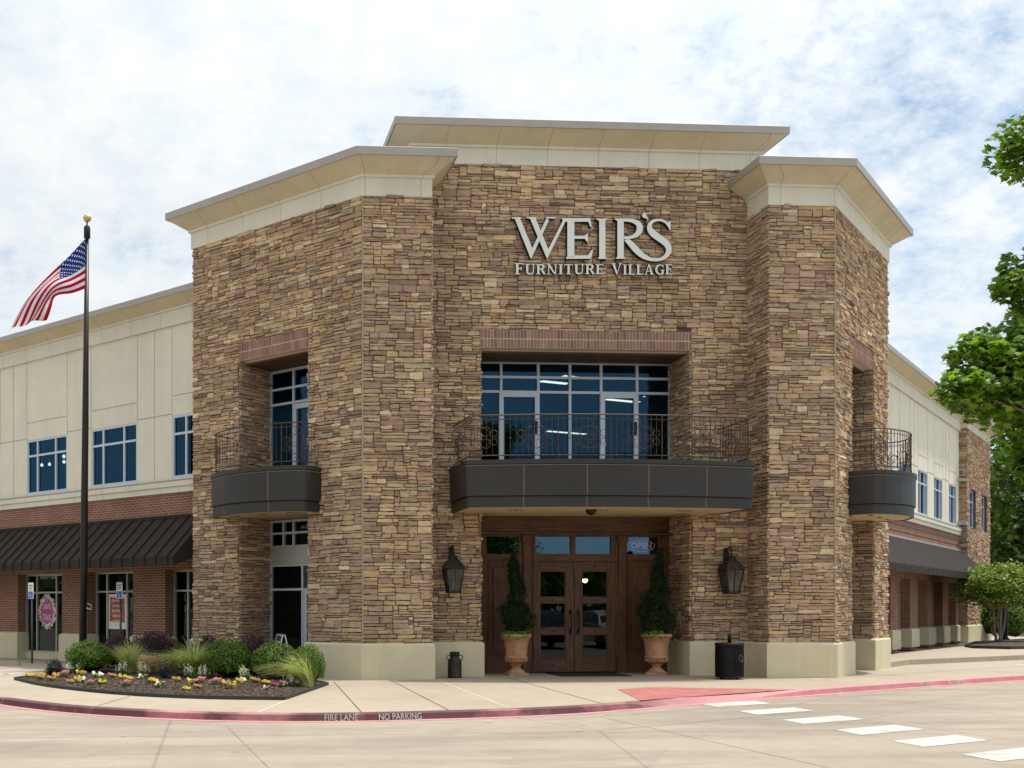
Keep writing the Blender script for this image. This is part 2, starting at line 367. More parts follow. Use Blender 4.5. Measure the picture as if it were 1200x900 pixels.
class Fr:      # a wall frame: s along the wall, out = away from the building, z up
    def __init__(s, ox, oy, dx, dy):
        s.o = Vector((ox, oy, 0)); s.d = Vector((dx, dy, 0)).normalized(); s.n = Vector((s.d.y, -s.d.x, 0))
    def flip(s): s.n = -s.n; return s
    def p(s, a, out, z): v = s.o+s.d*a+s.n*out; return (v.x, v.y, z)
    def box(s, mb, a0, a1, o0, o1, z0, z1, m):
        mb.hexa([s.p(a0, o1, z0), s.p(a1, o1, z0), s.p(a1, o0, z0), s.p(a0, o0, z0), s.p(a0, o1, z1), s.p(a1, o1, z1), s.p(a1, o0, z1), s.p(a0, o0, z1)], m)
    def rect(s, mb, a0, a1, z0, z1, out, m):
        mb.face([s.p(a0, out, z0), s.p(a1, out, z0), s.p(a1, out, z1), s.p(a0, out, z1)], m, [(a0, z0), (a1, z0), (a1, z1), (a0, z1)])
def panel(mb, F, a0, a1, z0, z1, holes, m, out=0., reveal=0., mr=None):
    A = sorted({a0, a1, *[min(max(h[i], a0), a1) for h in holes for i in (0, 1)]}); Z = sorted({z0, z1, *[min(max(h[i], z0), z1) for h in holes for i in (2, 3)]})
    for i in range(len(A)-1):
        for j in range(len(Z)-1):
            c = ((A[i]+A[i+1])/2, (Z[j]+Z[j+1])/2)
            if any(h[0] < c[0] < h[1] and h[2] < c[1] < h[3] for h in holes): continue
            F.rect(mb, A[i], A[i+1], Z[j], Z[j+1], out, m)
    if reveal:
        for h in holes:
            for a in (h[0], h[1]):
                mb.face([F.p(a, out, h[2]), F.p(a, out-reveal, h[2]), F.p(a, out-reveal, h[3]), F.p(a, out, h[3])], mr or m, [(0, h[2]), (reveal, h[2]), (reveal, h[3]), (0, h[3])])
            for z in (h[2], h[3]):
                if z <= z0 or z >= z1+.001: continue
                mb.face([F.p(h[0], out, z), F.p(h[1], out, z), F.p(h[1], out-reveal, z), F.p(h[0], out-reveal, z)], mr or m, [(h[0], 0), (h[1], 0), (h[1], reveal), (h[0], reveal)])

def sweep(mb, path, prof, mats, uv=True):
    """profile [(offset, z)] swept along a plan path, outward = right-hand side, mitred"""
    P = [Vector(path[0])]
    for q in path[1:]:
        a, b = P[-1], Vector(q); k = max(1, int((b-a).length/.55)) if uv else 1
        P += [a.lerp(b, i/k) for i in range(1, k+1)]
    n = len(P); rows = []; u = 0; us = []
    for i in range(n):
        d0 = (P[i]-P[i-1]).normalized() if i > 0 else (P[1]-P[0]).normalized()
        d1 = (P[i+1]-P[i]).normalized() if i < n-1 else d0
        n0 = Vector((d0.y, -d0.x)); n1 = Vector((d1.y, -d1.x)); b = (n0+n1).normalized(); k = 1/max(.2, b.dot(n0))
        if i > 0: u += (P[i]-P[i-1]).length
        us.append(u); rows.append([(P[i].x+b.x*k*o, P[i].y+b.y*k*o, z) for o, z in prof])
    for i in range(n-1):
        for j in range(len(prof)-1):
            mb.face([rows[i][j], rows[i+1][j], rows[i+1][j+1], rows[i][j+1]], mats[j], [(us[i], j), (us[i+1], j), (us[i+1], j+1), (us[i], j+1)])

# ------------------------------------------------------------------ ledgestone
def ledgestone(mb, F, length, z0, z1, holes=(), seed=1, wk=1.0, flush=0.):
    rg = random.Random(seed); res = .03; n = max(1, int(round(length/res))); q = .015
    sky = [0]*n; top = int(round((z1-z0)/q)); cell = length/n
    while True:
        mn = min(sky)
        if mn >= top: break
        i = sky.index(mn); j = i
        while j < n and sky[j] == mn: j += 1
        run = j-i
        h = rg.choices([3, 4, 5, 6, 7, 8, 9, 11], [3.5, 8, 11, 10, 7, 4, 2, .8])[0]
        nb = []
        if i > 0: nb.append(sky[i-1]-mn)
        if j < n: nb.append(sky[j]-mn)
        nb = [x for x in nb if 3 <= x <= 11]
        if nb and rg.random() < .55: h = rg.choice(nb)
        if top-mn-h < 3: h = top-mn
        if h > 13: h = rg.choice([6, 7])
        w = rg.uniform(.18, .40)*wk if rg.random() < .66 else rg.uniform(.38, .66)*wk
        if h >= 9: w = min(w, .34)
        if h <= 3: w = max(w, .2)
        w = max(3, int(w/cell))
        if run-w < 4: w = run if run*cell <= .62 else max(4, run//2)
        w = min(w, run)
        if w < 3 and run < 3:       # sliver: fill to the lower neighbour
            pass
        rnd = rg.random
        i0 = i if rg.random() < .5 else j-w
        for k in range(i0, i0+w): sky[k] = mn+h
        a0, a1, b0, b1 = i0*cell, (i0+w)*cell, z0+mn*q, z0+(mn+h)*q
        skip = False
        for H in holes:
            if a1 <= H[0] or a0 >= H[1] or b1 <= H[2] or b0 >= H[3]: continue
            if a0 < H[0] and H[0]-a0 > .03: a1 = H[0]
            elif a1 > H[1] and a1-H[1] > .03: a0 = H[1]
            elif b1 > H[3] and b1-H[3] > .02 and a0 >= H[0]-.03 and a1 <= H[1]+.03: b0 = H[3]
            else: skip = True
        if skip or a1-a0 < .02 or b1-b0 < .015: continue
        g = rg.uniform(.004, .008); pr = rg.uniform(.012, .042)-flush if rg.random() < .85 else rg.uniform(.04, .062)-flush; c = min(.009, (b1-b0)*.16)
        e0 = 0 if a0 < .01 else g; e1 = 0 if a1 > length-.01 else g
        x0, x1, y0, y1 = a0+e0, a1-e1, b0+g*rg.uniform(.6, 1.3), b1-g*rg.uniform(.6, 1.3); wd, hh = x1-x0, y1-y0
        jz = min(.011, hh*.13); jx = .007; rc = min(.014, hh*.22)*rg.uniform(.3, 1.2)
        J = lambda q: rg.uniform(-q, q)
        lo = [x0+rc, x0+wd*rg.uniform(.3, .45), x0+wd*rg.uniform(.6, .75), x1-rc]
        B = [(x0+(J(jx) if e0 else 0), y0+rc)]+[(x, y0+J(jz)+(jz if k in (0, 3) else 0)*.3) for k, x in enumerate(lo)]+[(x1+(J(jx) if e1 else 0), y0+rc+J(jz)), (x1+(J(jx) if e1 else 0), y1-rc+J(jz))]
        B += [(x, y1+J(jz)) for x in lo[::-1]]+[(x0+(J(jx) if e0 else 0), y1-rc)]
        cx, cz = (x0+x1)/2, (y0+y1)/2; nb_ = len(B); tx, tz = rg.uniform(-.012, .012), rg.uniform(-.012, .012)
        T = [(x+(c if x < cx else -c)*(0 if (x <= a0+.004 and not e0) or (x >= a1-.004 and not e1) else 1), z+(c if z < cz else -c)) for x, z in B]
        V = [F.p(x, -.002, z) for x, z in B]+[F.p(x, pr*.7, z) for x, z in B]+[F.p(x, pr+tx*(x-cx)/wd*2+tz*(z-cz)/hh+J(.003), z) for x, z in T]
        mb.mesh(V, [tuple(range(2*nb_, 3*nb_))]+[(k, (k+1) % nb_, nb_+(k+1) % nb_, nb_+k) for k in range(nb_)]+[(nb_+k, nb_+(k+1) % nb_, 2*nb_+(k+1) % nb_, 2*nb_+k) for k in range(nb_)], 'stone')

# ================================================================== SETTING
XM, YP, YC, YR = 8.87, 23.05, 23.95, 25.05      # entrance axis, pilaster plane, centre wall plane, recess plane
XL, XR = 3.57, 14.17
S2 = math.sqrt(.5)
LEND = (XL-5.2*S2, YP+5.2*S2); REND = (XR+5.2*S2, YP+5.2*S2)
FL = Fr(XL, YP, -S2, S2).flip()                 # entrance tower, west angled wall (s grows away from the pilaster)
FR_ = Fr(XR, YP, S2, S2)                        # east angled wall
FC = Fr(0, YC, 1, 0)
BASEZ = .78

def structure(mb, name): return tag(mb.build(name), kind='structure')
g = MB(); g.face([(-260, -200, -.135), (320, -200, -.135), (320, 420, -.135), (-260, 420, -.135)], 'lawn'); structure(g, 'ground')
KT = [(-24, 44), (-13, 32), (-8.2, 26.2), (-5.6, 22.0), (-4.5, 20.2), (-3.43, 18.78), (-2.6, 17.75), (-1.77, 16.98), (-.41, 16.18), (.86, 15.80), (2.12, 15.72), (3.45, 15.92), (4.82, 16.22), (6.1, 16.68), (7.25, 17.35), (8.4, 18.04), (9.9, 18.85), (11.2, 19.55), (13.05, 20.55), (15.22, 21.72), (19.09, 23.62), (30, 29.1), (60, 44.2), (95, 62)]
def smooth_path(P, it=2):
    for _ in range(it):
        Q = [P[0]]
        for a, b in zip(P, P[1:]):
            Q += [(a[0]*.75+b[0]*.25, a[1]*.75+b[1]*.25), (a[0]*.25+b[0]*.75, a[1]*.25+b[1]*.75)]
        P = Q+[P[-1]]
    return P
KT = smooth_path(KT)
RZ = -.115
# drive: one concrete sheet in front of the kerb (runs below the walk)
r = MB(); r.face([(-110, -110, RZ), (150, -110, RZ), (150, 75, RZ), (-110, 75, RZ)], 'road'); road = structure(r, 'road')
w = MB()
walk_poly = [(x, y) for x, y in KT]+[(95, 75), (-24, 75)]
def near(x): return 7.35 < x < 11.35
def ofs(P, d):
    out = []
    for i, p in enumerate(P):
        a = P[max(i-1, 0)]; b = P[min(i+1, len(P)-1)]; t = Vector((b[0]-a[0], b[1]-a[1])).normalized(); out.append((p[0]+t.y*d, p[1]-t.x*d))
    return out
inner = ofs(KT, -.16)
w.face([(x, y, 0) for x, y in inner]+[(95, 75, 0), (-24, 75, 0)], 'walk'); structure(w, 'pavement')
def kz(x):       # kerb height: dropped where the ramp meets the drive
    if x < 7.1 or x > 11.6: return .0
    if x < 7.75: return -(x-7.1)/.65*.1
    if x > 9.6: return -.1*(11.6-x)/2.
    return -.1
kb = MB()
rows = []
for (px, py), (qx, qy), (gx, gy), (hx, hy) in zip(inner, KT, ofs(KT, .025), ofs(KT, .11)):
    z = kz(qx)
    rows.append([(px, py, min(.004, z*.0+.004)), (qx*.8+px*.2, qy*.8+py*.2, .004+z*.92), (qx, qy, -.012+z*.9), (gx, gy, RZ+.012), (hx, hy, RZ+.004)])
for a, b in zip(rows, rows[1:]):
    for j, mm in enumerate(('kerb_top', 'kerb_top', 'kerb_face', 'kerb_gutter')):
        kb.face([a[j], a[j+1], b[j+1], b[j]], mm, smooth=True)
structure(kb, 'kerb')
rp = MB(); rp.face([(7.45, 17.62, .006), (8.38, 18.2, .006), (11.42, 19.78, .006), (8.9, 20.5, .006), (8.02, 20.02, .006)], 'ramp_red'); structure(rp, 'kerb_ramp')
cw = MB()
for i, y in enumerate([17.9, 16.62, 15.3, 13.98, 12.77, 11.55]):
    x0, x1 = 8.78, 10.04
    jx = [R.uniform(-.02, .02) for _ in range(4)]
    cw.face([(x0+jx[0], y-.3, RZ+.005), (x1+jx[1], y+.27, RZ+.005), (x1+jx[2], y+.85, RZ+.005), (x0+jx[3], y+.28, RZ+.005)], 'crosswalk')
structure(cw, 'crosswalk_marking')
pm = MB()
def strip(mb, a, b, wd, z, m):
    d = Vector((b[0]-a[0], b[1]-a[1])).normalized(); nx, ny = -d.y*wd/2, d.x*wd/2
    mb.face([(a[0]+nx, a[1]+ny, z), (a[0]-nx, a[1]-ny, z), (b[0]-nx, b[1]-ny, z), (b[0]+nx, b[1]+ny, z)], m)
for a, b in (((-4.6, 25.2), (-3.4, 27.6)), ((-3.3, 25.6), (-2.4, 27.6)), ((-5.8, 24.8), (-4.4, 27.6)), ((-6.5, 25.0), (-2.0, 25.9)), ((-6.5, 27.5), (-2.0, 27.7))): strip(pm, a, b, .11, .005, 'white_paint')
strip(pm, (22.0, 27.55), (27.0, 29.75), .10, .005, 'white_paint')
structure(pm, 'parking_line_marking')
jt = MB()
for a, b, wd, m in (((2.86, 22.4), (2.46, 16.0), .022, 'joint'), ((4.14, 22.9), (3.84, 16.2), .022, 'joint'), ((5.2, 23.7), (4.86, 16.5), .028, 'joint_pale'), ((1.5, 18.0), (.9, 16.0), .028, 'joint_pale'),
                    ((6.9, 23.7), (6.6, 17.1), .018, 'joint'), ((-1.2, 19.0), (-1.6, 17.2), .018, 'joint'), ((12.9, 22.8), (13.6, 21.1), .018, 'joint'), ((15.4, 24.1), (16.6, 22.7), .018, 'joint'), ((18.0, 26.3), (19.6, 24.3), .018, 'joint'), ((2.6, 21.3), (12.9, 22.1), .016, 'joint'), ((13.5, 22.4), (24, 28.4), .016, 'joint')):
    strip(jt, a, b, wd, .0045, m)
structure(jt, 'pavement_joint')
rj = MB()
for a, b in (((-30, 13.7), (40, 14.6)), ((-30, 9.2), (40, 10.1)), ((6.2, 16.2), (7.2, 5)), ((-5.5, 18.0), (-4.5, 5)), ((.4, 15.3), (1.3, 5)), ((12.4, 19.8), (13.4, 5)), ((18, 22.5), (19, 5)), ((10, 18.0), (45, 20)), ((-30, 18.4), (-4.4, 18.8))): strip(rj, a, b, .012, RZ+.0035, 'joint_soft')
gj = ofs(KT, .55)
for a, b in zip(gj, gj[1:]):
    if -20 < a[0] < 60: strip(rj, a, b, .010, RZ+.0035, 'joint_soft')
structure(rj, 'road_joint')
# raised walk by the east wing
rw = MB(); poly = [(17.88, 26.70), (19.25, 27.9), (21.6, 29.0), (24.5, 30.35), (40, 37.6), (64, 48.6), (64, 70), (17.0, 27.6)]
rw.prism(poly, .0, .14, 'walk'); structure(rw, 'raised_pavement')

# ================================================================== STORE BUILDING
store = thing('store_building', 'two storey furniture store with stone entrance tower, cream stucco wings, dark awnings and three balconies', 'building', (XM, YC, 0))
HOLE_L = (1.5, 3.64, 0, 7.88); HOLE_C = (6.41, 11.33, 0, 7.88)
def stone_wall(F, a0, a1, z0, z1, holes, seed, thick=.28, flush=0.):
    mb = MB(); panel(mb, F, a0, a1, z0, z1, holes, 'mortar')
    G = Fr(0, 0, 1, 0); G.o = F.o+F.d*a0; G.d = F.d; G.n = F.n
    ledgestone(mb, G, a1-a0, z0, z1, [(h[0]-a0, h[1]-a0, h[2], h[3]) for h in holes], seed, flush=flush)
    return mb.build('stone_wall', store)
stone_wall(FC, 4.84, 12.90, .74, 11.65, [HOLE_C], 11)
stone_wall(Fr(XL, YP, 1, 0), 0, 1.51, .74, 10.53, [], 12)
stone_wall(Fr(12.66, YP, 1, 0), 0, 1.51, .74, 10.53, [], 13)
stone_wall(Fr(12.66, YP, 0, 1).flip(), -.028, .90, .74, 10.53, [], 14)
stone_wall(Fr(5.08, YP, 0, 1), -.028, .90, .74, 10.53, [], 15)
stone_wall(FL, 0, 5.2, .70, 10.53, [HOLE_L], 16)
stone_wall(FR_, 0, 5.2, .70, 10.53, [HOLE_L], 17)
# recess jambs
for F in (Fr(11.33, YC, 0, 1).flip(), Fr(6.41, YC, 0, 1)): stone_wall(F, -.0, 1.12, .74, 7.47, [], R.randint(20, 99))
for F in (FL, FR_):
    for a, sg in ((3.64, 1), (1.5, -1)):
        o = F.p(a, 0, 0); G = Fr(o[0], o[1], -F.n.x, -F.n.y)
        want = -F.d*sg
        if G.n.dot(want) < 0: G.flip()
        stone_wall(G, -.0, 1.15, .70, 7.47, [], R.randint(100, 199))
# caulk line at the pilaster corners
for x, y in ((XL, YP), (XR, YP)): ck = MB(); ck.box(x-.014, x+.014, y-.044, y+.03, .8, 10.5, 'caulk'); ck.build('caulk_joint', store)
# plinth: swept profile with a weathered top edge
PP = [(.0, .0), (.075, .0), (.075, .74), (.062, .765), (.03, .785), (-.06, .80)]
def plinth(path, k=.0):
    mb = MB(); sweep(mb, path, [(o, z) for o, z in PP], ['plinth']*5)
    for P in (path[0], path[-1]): pass
    return mb.build('plinth', store)
def fp(F, a, o): v = F.p(a, o, 0); return (v[0], v[1])
plinth([fp(FL, 5.25, -1.0), fp(FL, 5.2, 0), fp(FL, 3.64, 0), fp(FL, 3.64, -1.15)])
plinth([fp(FL, 1.5, -1.15), fp(FL, 1.5, 0), (XL, YP), (5.08, YP), (5.08, YC), (6.41, YC), (6.41, YR)])
plinth([(11.33, YR), (11.33, YC), (12.66, YC), (12.66, YP), (XR, YP), fp(FR_, 1.5, 0), fp(FR_, 1.5, -1.15)])
plinth([fp(FR_, 3.64, -1.15), fp(FR_, 3.64, 0), fp(FR_, 5.2, 0), fp(FR_, 5.25, -2.5)])
# brick soldier lintels
def lintel(F, a0, a1):
    mb = MB(); F.box(mb, a0, a1, -.18, .012, 7.47, 7.885, 'soldier_mortar')
    n = int((a1-a0)/.0765); st = (a1-a0)/n; rg = random.Random(int(a0*100)+3)
    for row, (z0, z1) in enumerate(((7.480, 7.664), (7.690, 7.876))):
        for i in range(n):
            e = .0085; o = .020+rg.uniform(-.003, .003)
            F.box(mb, a0+i*st+e, a0+(i+1)*st-e, 0, o, z0, z1, 'soldier')
    F.box(mb, a0, a1, -1.12, -.18, 7.44, 7.47, 'soldier_mortar')
    return mb.build('brick_lintel', store)
lintel(FC, 6.41, 11.33); lintel(FL, 1.5, 3.64); lintel(FR_, 1.5, 3.64)
for F, a0, a1 in ((FC, 6.41, 11.33), (FL, 1.5, 3.64), (FR_, 1.5, 3.64)): sf = MB(); F.box(sf, a0, a1, -1.15, -.19, 7.40, 7.438, 'woodx'); sf.build('recess_ceiling', store)
# cornices
def cornice(path, zb, zt, o, zc, z1, roofz=None):
    mb = MB()
    sweep(mb, path, [(-.05, zb), (.045, zb), (.045, zt-.06), (.095, zt-.05), (.095, zt)], ['frieze']*4)
    fr = mb.build('frieze', store)
    mb = MB()
    sweep(mb, path, [(.095, zt), (o-.03, zc-.012), (o-.03, zc-.02), (o, zc-.02), (o, z1), (o-.03, z1+.02), (-.6, z1+.02)], ['cove', 'cove', 'fascia', 'fascia', 'fascia', 'roof'])
    return mb.build('cornice', store)
cornice([fp(FL, 5.2, -3.), fp(FL, 5.2, 0), (XL, YP), (5.05, YP), (5.05, YC+.02)], 10.50, 10.95, .50, 11.23, 11.38)
cornice([(12.68, YC+.02), (12.68, YP), (XR, YP), fp(FR_, 5.2, 0), fp(FR_, 5.2, -3.)], 10.50, 10.95, .50, 11.23, 11.38)
cornice([(4.86, YC+4.), (4.86, YC), (12.88, YC), (12.88, YC+4.)], 11.62, 12.04, .50, 12.31, 12.45)
tw = MB()
tw.prism([fp(FL, 5.17, -3.), fp(FL, 5.17, -.03), (XL, YP+.1), (5.04, YP+.1), (5.04, YC+.1), (12.7, YC+.1), (12.7, YP+.1), (XR, YP+.1), fp(FR_, 5.17, -.03), fp(FR_, 5.17, -3.)], 11.20, 11.28, 'roof')
tw.prism([(4.9, YC+.1), (12.84, YC+.1), (12.84, YC+4), (4.9, YC+4)], 11.3, 12.4, 'roof')
# flank walls that close the tower towards the wings
for F in (FL, FR_):
    mb = tw; F.box(mb, 5.10, 5.20, -3., -.02, 0, 11.2, 'stucco')
tw.build('roof', store)

# ---- windows
def window(F, a0, a1, z0, z1, ver, hor, out, glass, fm='alu', fw=.055, dp=.09, doors=(), parent=None, panes=None, skip=()):
    """frame mesh with mullions; one pane sheet just behind it"""
    mb = MB()
    F.box(mb, a0, a0+fw, out-dp, out, z0, z1, fm); F.box(mb, a1-fw, a1, out-dp, out, z0, z1, fm)
    F.box(mb, a0+fw, a1-fw, out-dp, out, z1-fw, z1, fm); F.box(mb, a0+fw, a1-fw, out-dp, out, z0, z0+fw, fm)
    for i, v in enumerate(ver): F.box(mb, v-fw/2, v+fw/2, out-dp, out-.004, z0+fw, z1-fw, fm)
    for h in hor: F.box(mb, a0+fw, a1-fw, out-dp, out-.008, h-fw/2, h+fw/2, fm)
    for d0, d1, dz0, dz1 in doors:
        t = .105
        F.box(mb, d0, d0+t, out-dp, out+.012, dz0, dz1, fm); F.box(mb, d1-t, d1, out-dp, out+.012, dz0, dz1, fm)
        F.box(mb, d0+t, d1-t, out-dp, out+.012, dz1-t*1.2, dz1, fm); F.box(mb, d0+t, d1-t, out-dp, out+.012, dz0, dz0+t*1.3, fm)
    o = mb.build('window', store)
    pb = MB(); F.rect(pb, a0+.01, a1-.01, z0+.01, z1-.01, out-dp*.6, glass); pb.build('pane', o)
    return o
FR0 = Fr(0, YR, 1, 0)
window(FR0, 6.38, 11.36, 4.72, 7.43, [7.21, 8.11, 8.88, 9.64, 10.52], [7.05, 6.70], 0, 'glass_blue', doors=[(7.16, 8.13, 4.72, 6.70), (9.62, 10.54, 4.72, 6.70)], fw=.06)
for x in (8.02, 10.44): hd = MB(); hd.box(x, x+.05, YR-.06, YR-.014, 5.7, 6.0, 'blackmetal'); hd.build('door_handle', store)
for F in (FL, FR_):
    window(F, 1.5, 3.64, 4.74, 7.38, [2.88, 2.25], [6.92, 6.55], -1.1, 'glass_blue', doors=[(1.75, 2.88, 4.74, 6.50)])
    window(F, 1.5, 3.64, 2.62, 3.70, [3.2, 2.88, 2.3], [3.38, 3.05], -1.1, 'glass_dark')
    pn = MB(); F.box(pn, 1.5, 3.64, -1.19, -1.095, 2.60, 3.06, 'alu_warm'); pn.build('spandrel_panel', store)
    window(F, 1.5, 3.64, .02, 2.62, [2.60], [2.0], -1.1, 'glass_dark', doors=[(1.55, 2.55, .02, 2.0)])
# ---- balconies
def balcony(F, a0, a1, p, pm, name_line):
    outl = [(a0, 0.)]; n = 28; am = (a0+a1)/2; hw = (a1-a0)/2
    rr = .18
    for i in range(n+1):
        t = -1+2*i/n; outl.append((am+hw*t, p+(pm-p)*(1-t*t)))
    outl.append((a1, 0.))
    # round the two front corners
    out2 = [outl[0]]; 
    for (x, y) in [(a0, p-.16), (a0+.02, p-.05), (a0+.09, p+.01)]: out2.append((x, y))
    out2 += [q for q in outl[2:-2] if a0+.2 < q[0] < a1-.2]
    for (x, y) in [(a1-.09, p+.01), (a1-.02, p-.05), (a1, p-.16)]: out2.append((x, y))
    out2.append(outl[-1]); O = out2
    flip = F.d.cross(F.n).z > 0
    def ring(d, z):
        res = []
        for i, q in enumerate(O):
            a = O[max(i-1, 0)]; b = O[min(i+1, len(O)-1)]; t = Vector((b[0]-a[0], b[1]-a[1])).normalized()
            res.append(F.p(q[0]-t.y*d, max(q[1]+t.x*d, -.0), z))
        return res
    mb = MB()
    prof = [(-.10, 3.70), (-.035, 3.70), (-.035, 3.915), (-.06, 3.92), (-.06, 3.935), (0, 3.94), (0, 4.60), (.025, 4.61), (.025, 4.70), (-.14, 4.715), (-.14, 4.58)]
    prev = None
    R_ = [ring(d, z) for d, z in prof]
    for A_, B_ in zip(R_, R_[1:]):
        for i in range(len(A_)-1): mb.face([A_[i], A_[i+1], B_[i+1], B_[i]], 'charcoal')
    inn = ring(-.14, 4.58); mb.face(inn, 'charcoal')
    # joints: thin bronze strips between the metal panels
    Ls = [0]
    for a, b in zip(O, O[1:]): Ls.append(Ls[-1]+math.dist(a, b))
    tot = Ls[-1]; nj = max(3, int(round(tot/1.3)))
    def at(s):
        s = min(s, tot-1e-4)
        for i in range(len(O)-1):
            if Ls[i+1] >= s: k = (s-Ls[i])/max(1e-6, Ls[i+1]-Ls[i]); break
        q = Vector(O[i])*(1-k)+Vector(O[i+1])*k; t = (Vector(O[i+1])-Vector(O[i])).normalized(); return q, t
    for k in range(1, nj):
        q, t = at(tot*k/nj); nn = Vector((-t.y, t.x))
        if nn.y < 0 and abs(nn.y) > .3: nn = -nn
        for z0, z1, d in ((3.71, 3.91, -.032), (3.945, 4.60, .003)):
            V = [F.p(*(q+t*e+nn*d), z) for z in (z0, z1) for e in (-.008, .008)]
            mb.face([V[0], V[1], V[3], V[2]], 'copper_line')
    A_, B_ = ring(.004, 4.575), ring(.004, 4.59)
    for i in range(len(A_)-1): mb.face([A_[i], A_[i+1], B_[i+1], B_[i]], 'copper_line')
    bal = mb.build('balcony', store)
    sb = MB(); sb.face(ring(-.10, 3.712), 'soffit')
    for k in range(3):
        x = a0+(a1-a0)*(.2+.3*k)
        for d in (-.12, 0, .12):
            F.box(sb, x+d-.035, x+d+.035, p*.55, p*.55+.05, 3.700, 3.7115, 'iron')
    sb.build('balcony_soffit', bal)
    rb = MB()
    def rp_(s, z, d=-.09):
        q, t = at(s); nn = Vector((-t.y, t.x)); q = q+nn*d; return F.p(q.x, max(q.y, .01), z)
    for z, r in ((4.80, .014), (5.565, .008), (5.66, .015)):
        rb.tube([rp_(tot*i/60, z) for i in range(61)], r, 'iron', 5)
    nb = int(tot/.125)
    for i in range(nb+1):
        s = tot*i/nb
        big = i % 9 == 0
        rb.tube([rp_(s, 4.71 if big else 4.80), rp_(s, 5.66)], .012 if big else .0058, 'iron', 4, smooth=False)
        if not big and i % 2: rb.tube([rp_(s, 5.14), rp_(s, 5.165), rp_(s, 5.19)], [.008, .02, .008], 'iron', 5)
    nm = max(2, int(tot/1.15))
    for k in range(nm):      # scrolled medallions
        sc = tot*(k+.5)/nm
        for rad_, off in ((.23, (0, 0)), (.10, (.13, .13)), (.10, (-.13, .13)), (.10, (.13, -.13)), (.10, (-.13, -.13)), (.06, (0, .0)), (.07, (.30, .09)), (.07, (-.30, .09)), (.07, (.30, -.09)), (.07, (-.30, -.09)), (.06, (0, .29)), (.06, (0, -.29))):
            rb.tube([rp_(min(max(sc+off[0]+rad_*math.cos(a*PI/8), .02), tot-.02), 5.18+off[1]+rad_*math.sin(a*PI/8)) for a in range(17)], .0065, 'iron', 4)
    rb.build('railing', bal)
    return bal
balcony(FC, 5.70, 12.04, 1.50, 1.86, 'c')
for F in (FL, FR_): balcony(F, 1.12, 4.04, .62, 1.08, 's')
cam_dome = MB(); cam_dome.lathe([(.02, -.09), (.09, -.05), (.12, 0), (.12, .03)], 'blackmetal', 14, (8.62, 23.0, 3.68)); cam_dome.build('dome_camera', store)
# floor slab edge behind the balconies
sl = MB(); sl.box(6.41, 11.33, YC+.03, YR+.1, 3.74, 4.70, 'soffit'); sl.build('floor_slab', store)
for F in (FL, FR_): sl = MB(); F.box(sl, 1.5, 3.64, -1.2, -.03, 3.72, 4.70, 'soffit'); sl.build('floor_slab', store)

# ---- wooden shopfront in the entrance recess
YW = YR
def wbox(mb, x0, x1, z0, z1, o, m, b=.008, back=.06): mb.bbox(x0, x1, YW-o, YW+back, z0, z1, m, b)
sh = MB()
wbox(sh, 6.40, 11.34, 3.32, 3.74, .02, 'woodx'); wbox(sh, 6.40, 11.34, 3.30, 3.36, .06, 'woodx')
wbox(sh, 6.40, 6.86, .0, 3.30, .0, 'woodz'); wbox(sh, 11.03, 11.34, 0, 3.30, .0, 'woodz')
for x0, x1 in ((6.86, 7.63), (10.27, 11.03)):
    wbox(sh, x0, x1, 3.25, 3.30, .0, 'woodx'); wbox(sh, x0, x1, 2.70, 2.84, .0, 'woodx'); wbox(sh, x0, x1, 0, .42, .0, 'woodx')
    wbox(sh, x0, x1, .42, 2.70, -.035, 'woodz')
    wbox(sh, x0+.04, x0+.09, .46, 2.66, -.012, 'woodz'); wbox(sh, x1-.09, x1-.04, .46, 2.66, -.012, 'woodz'); wbox(sh, x0+.09, x1-.09, 2.61, 2.66, -.012, 'woodx'); wbox(sh, x0+.09, x1-.09, .46, .51, -.012, 'woodx')
    wbox(sh, x0+.15, x1-.15, .58, 2.54, -.008, 'woodz', .02)
for x0, x1 in ((7.63, 7.97), (9.98, 10.27)):
    wbox(sh, x0, x1, .0, 3.30, .0, 'woodz'); c = (x0+x1)/2+.02
    wbox(sh, c-.10, c+.10, .36, 3.14, .05, 'woodz', .02); wbox(sh, c-.13, c+.13, 3.12, 3.31, .085, 'woodx', .02); wbox(sh, c-.13, c+.13, .0, .36, .085, 'woodz', .015)
wbox(sh, 7.97, 9.98, 2.66, 2.84, .01, 'woodx'); wbox(sh, 7.97, 9.98, 3.25, 3.30, .01, 'woodx'); wbox(sh, 7.97, 8.03, 2.84, 3.25, .01, 'woodz'); wbox(sh, 8.89, 9.01, 2.84, 3.25, .01, 'woodz'); wbox(sh, 9.87, 9.98, 2.84, 3.25, .01, 'woodz')
front = sh.build('wooden_shopfront', store)
tp = MB()
for x0, x1 in ((6.86, 7.63), (8.03, 8.89), (9.01, 9.87), (10.27, 11.03)): FR0.rect(tp, x0-.01, x1+.01, 2.83, 3.26, -.035, 'glass_transom')
tp.build('transom_pane', front)
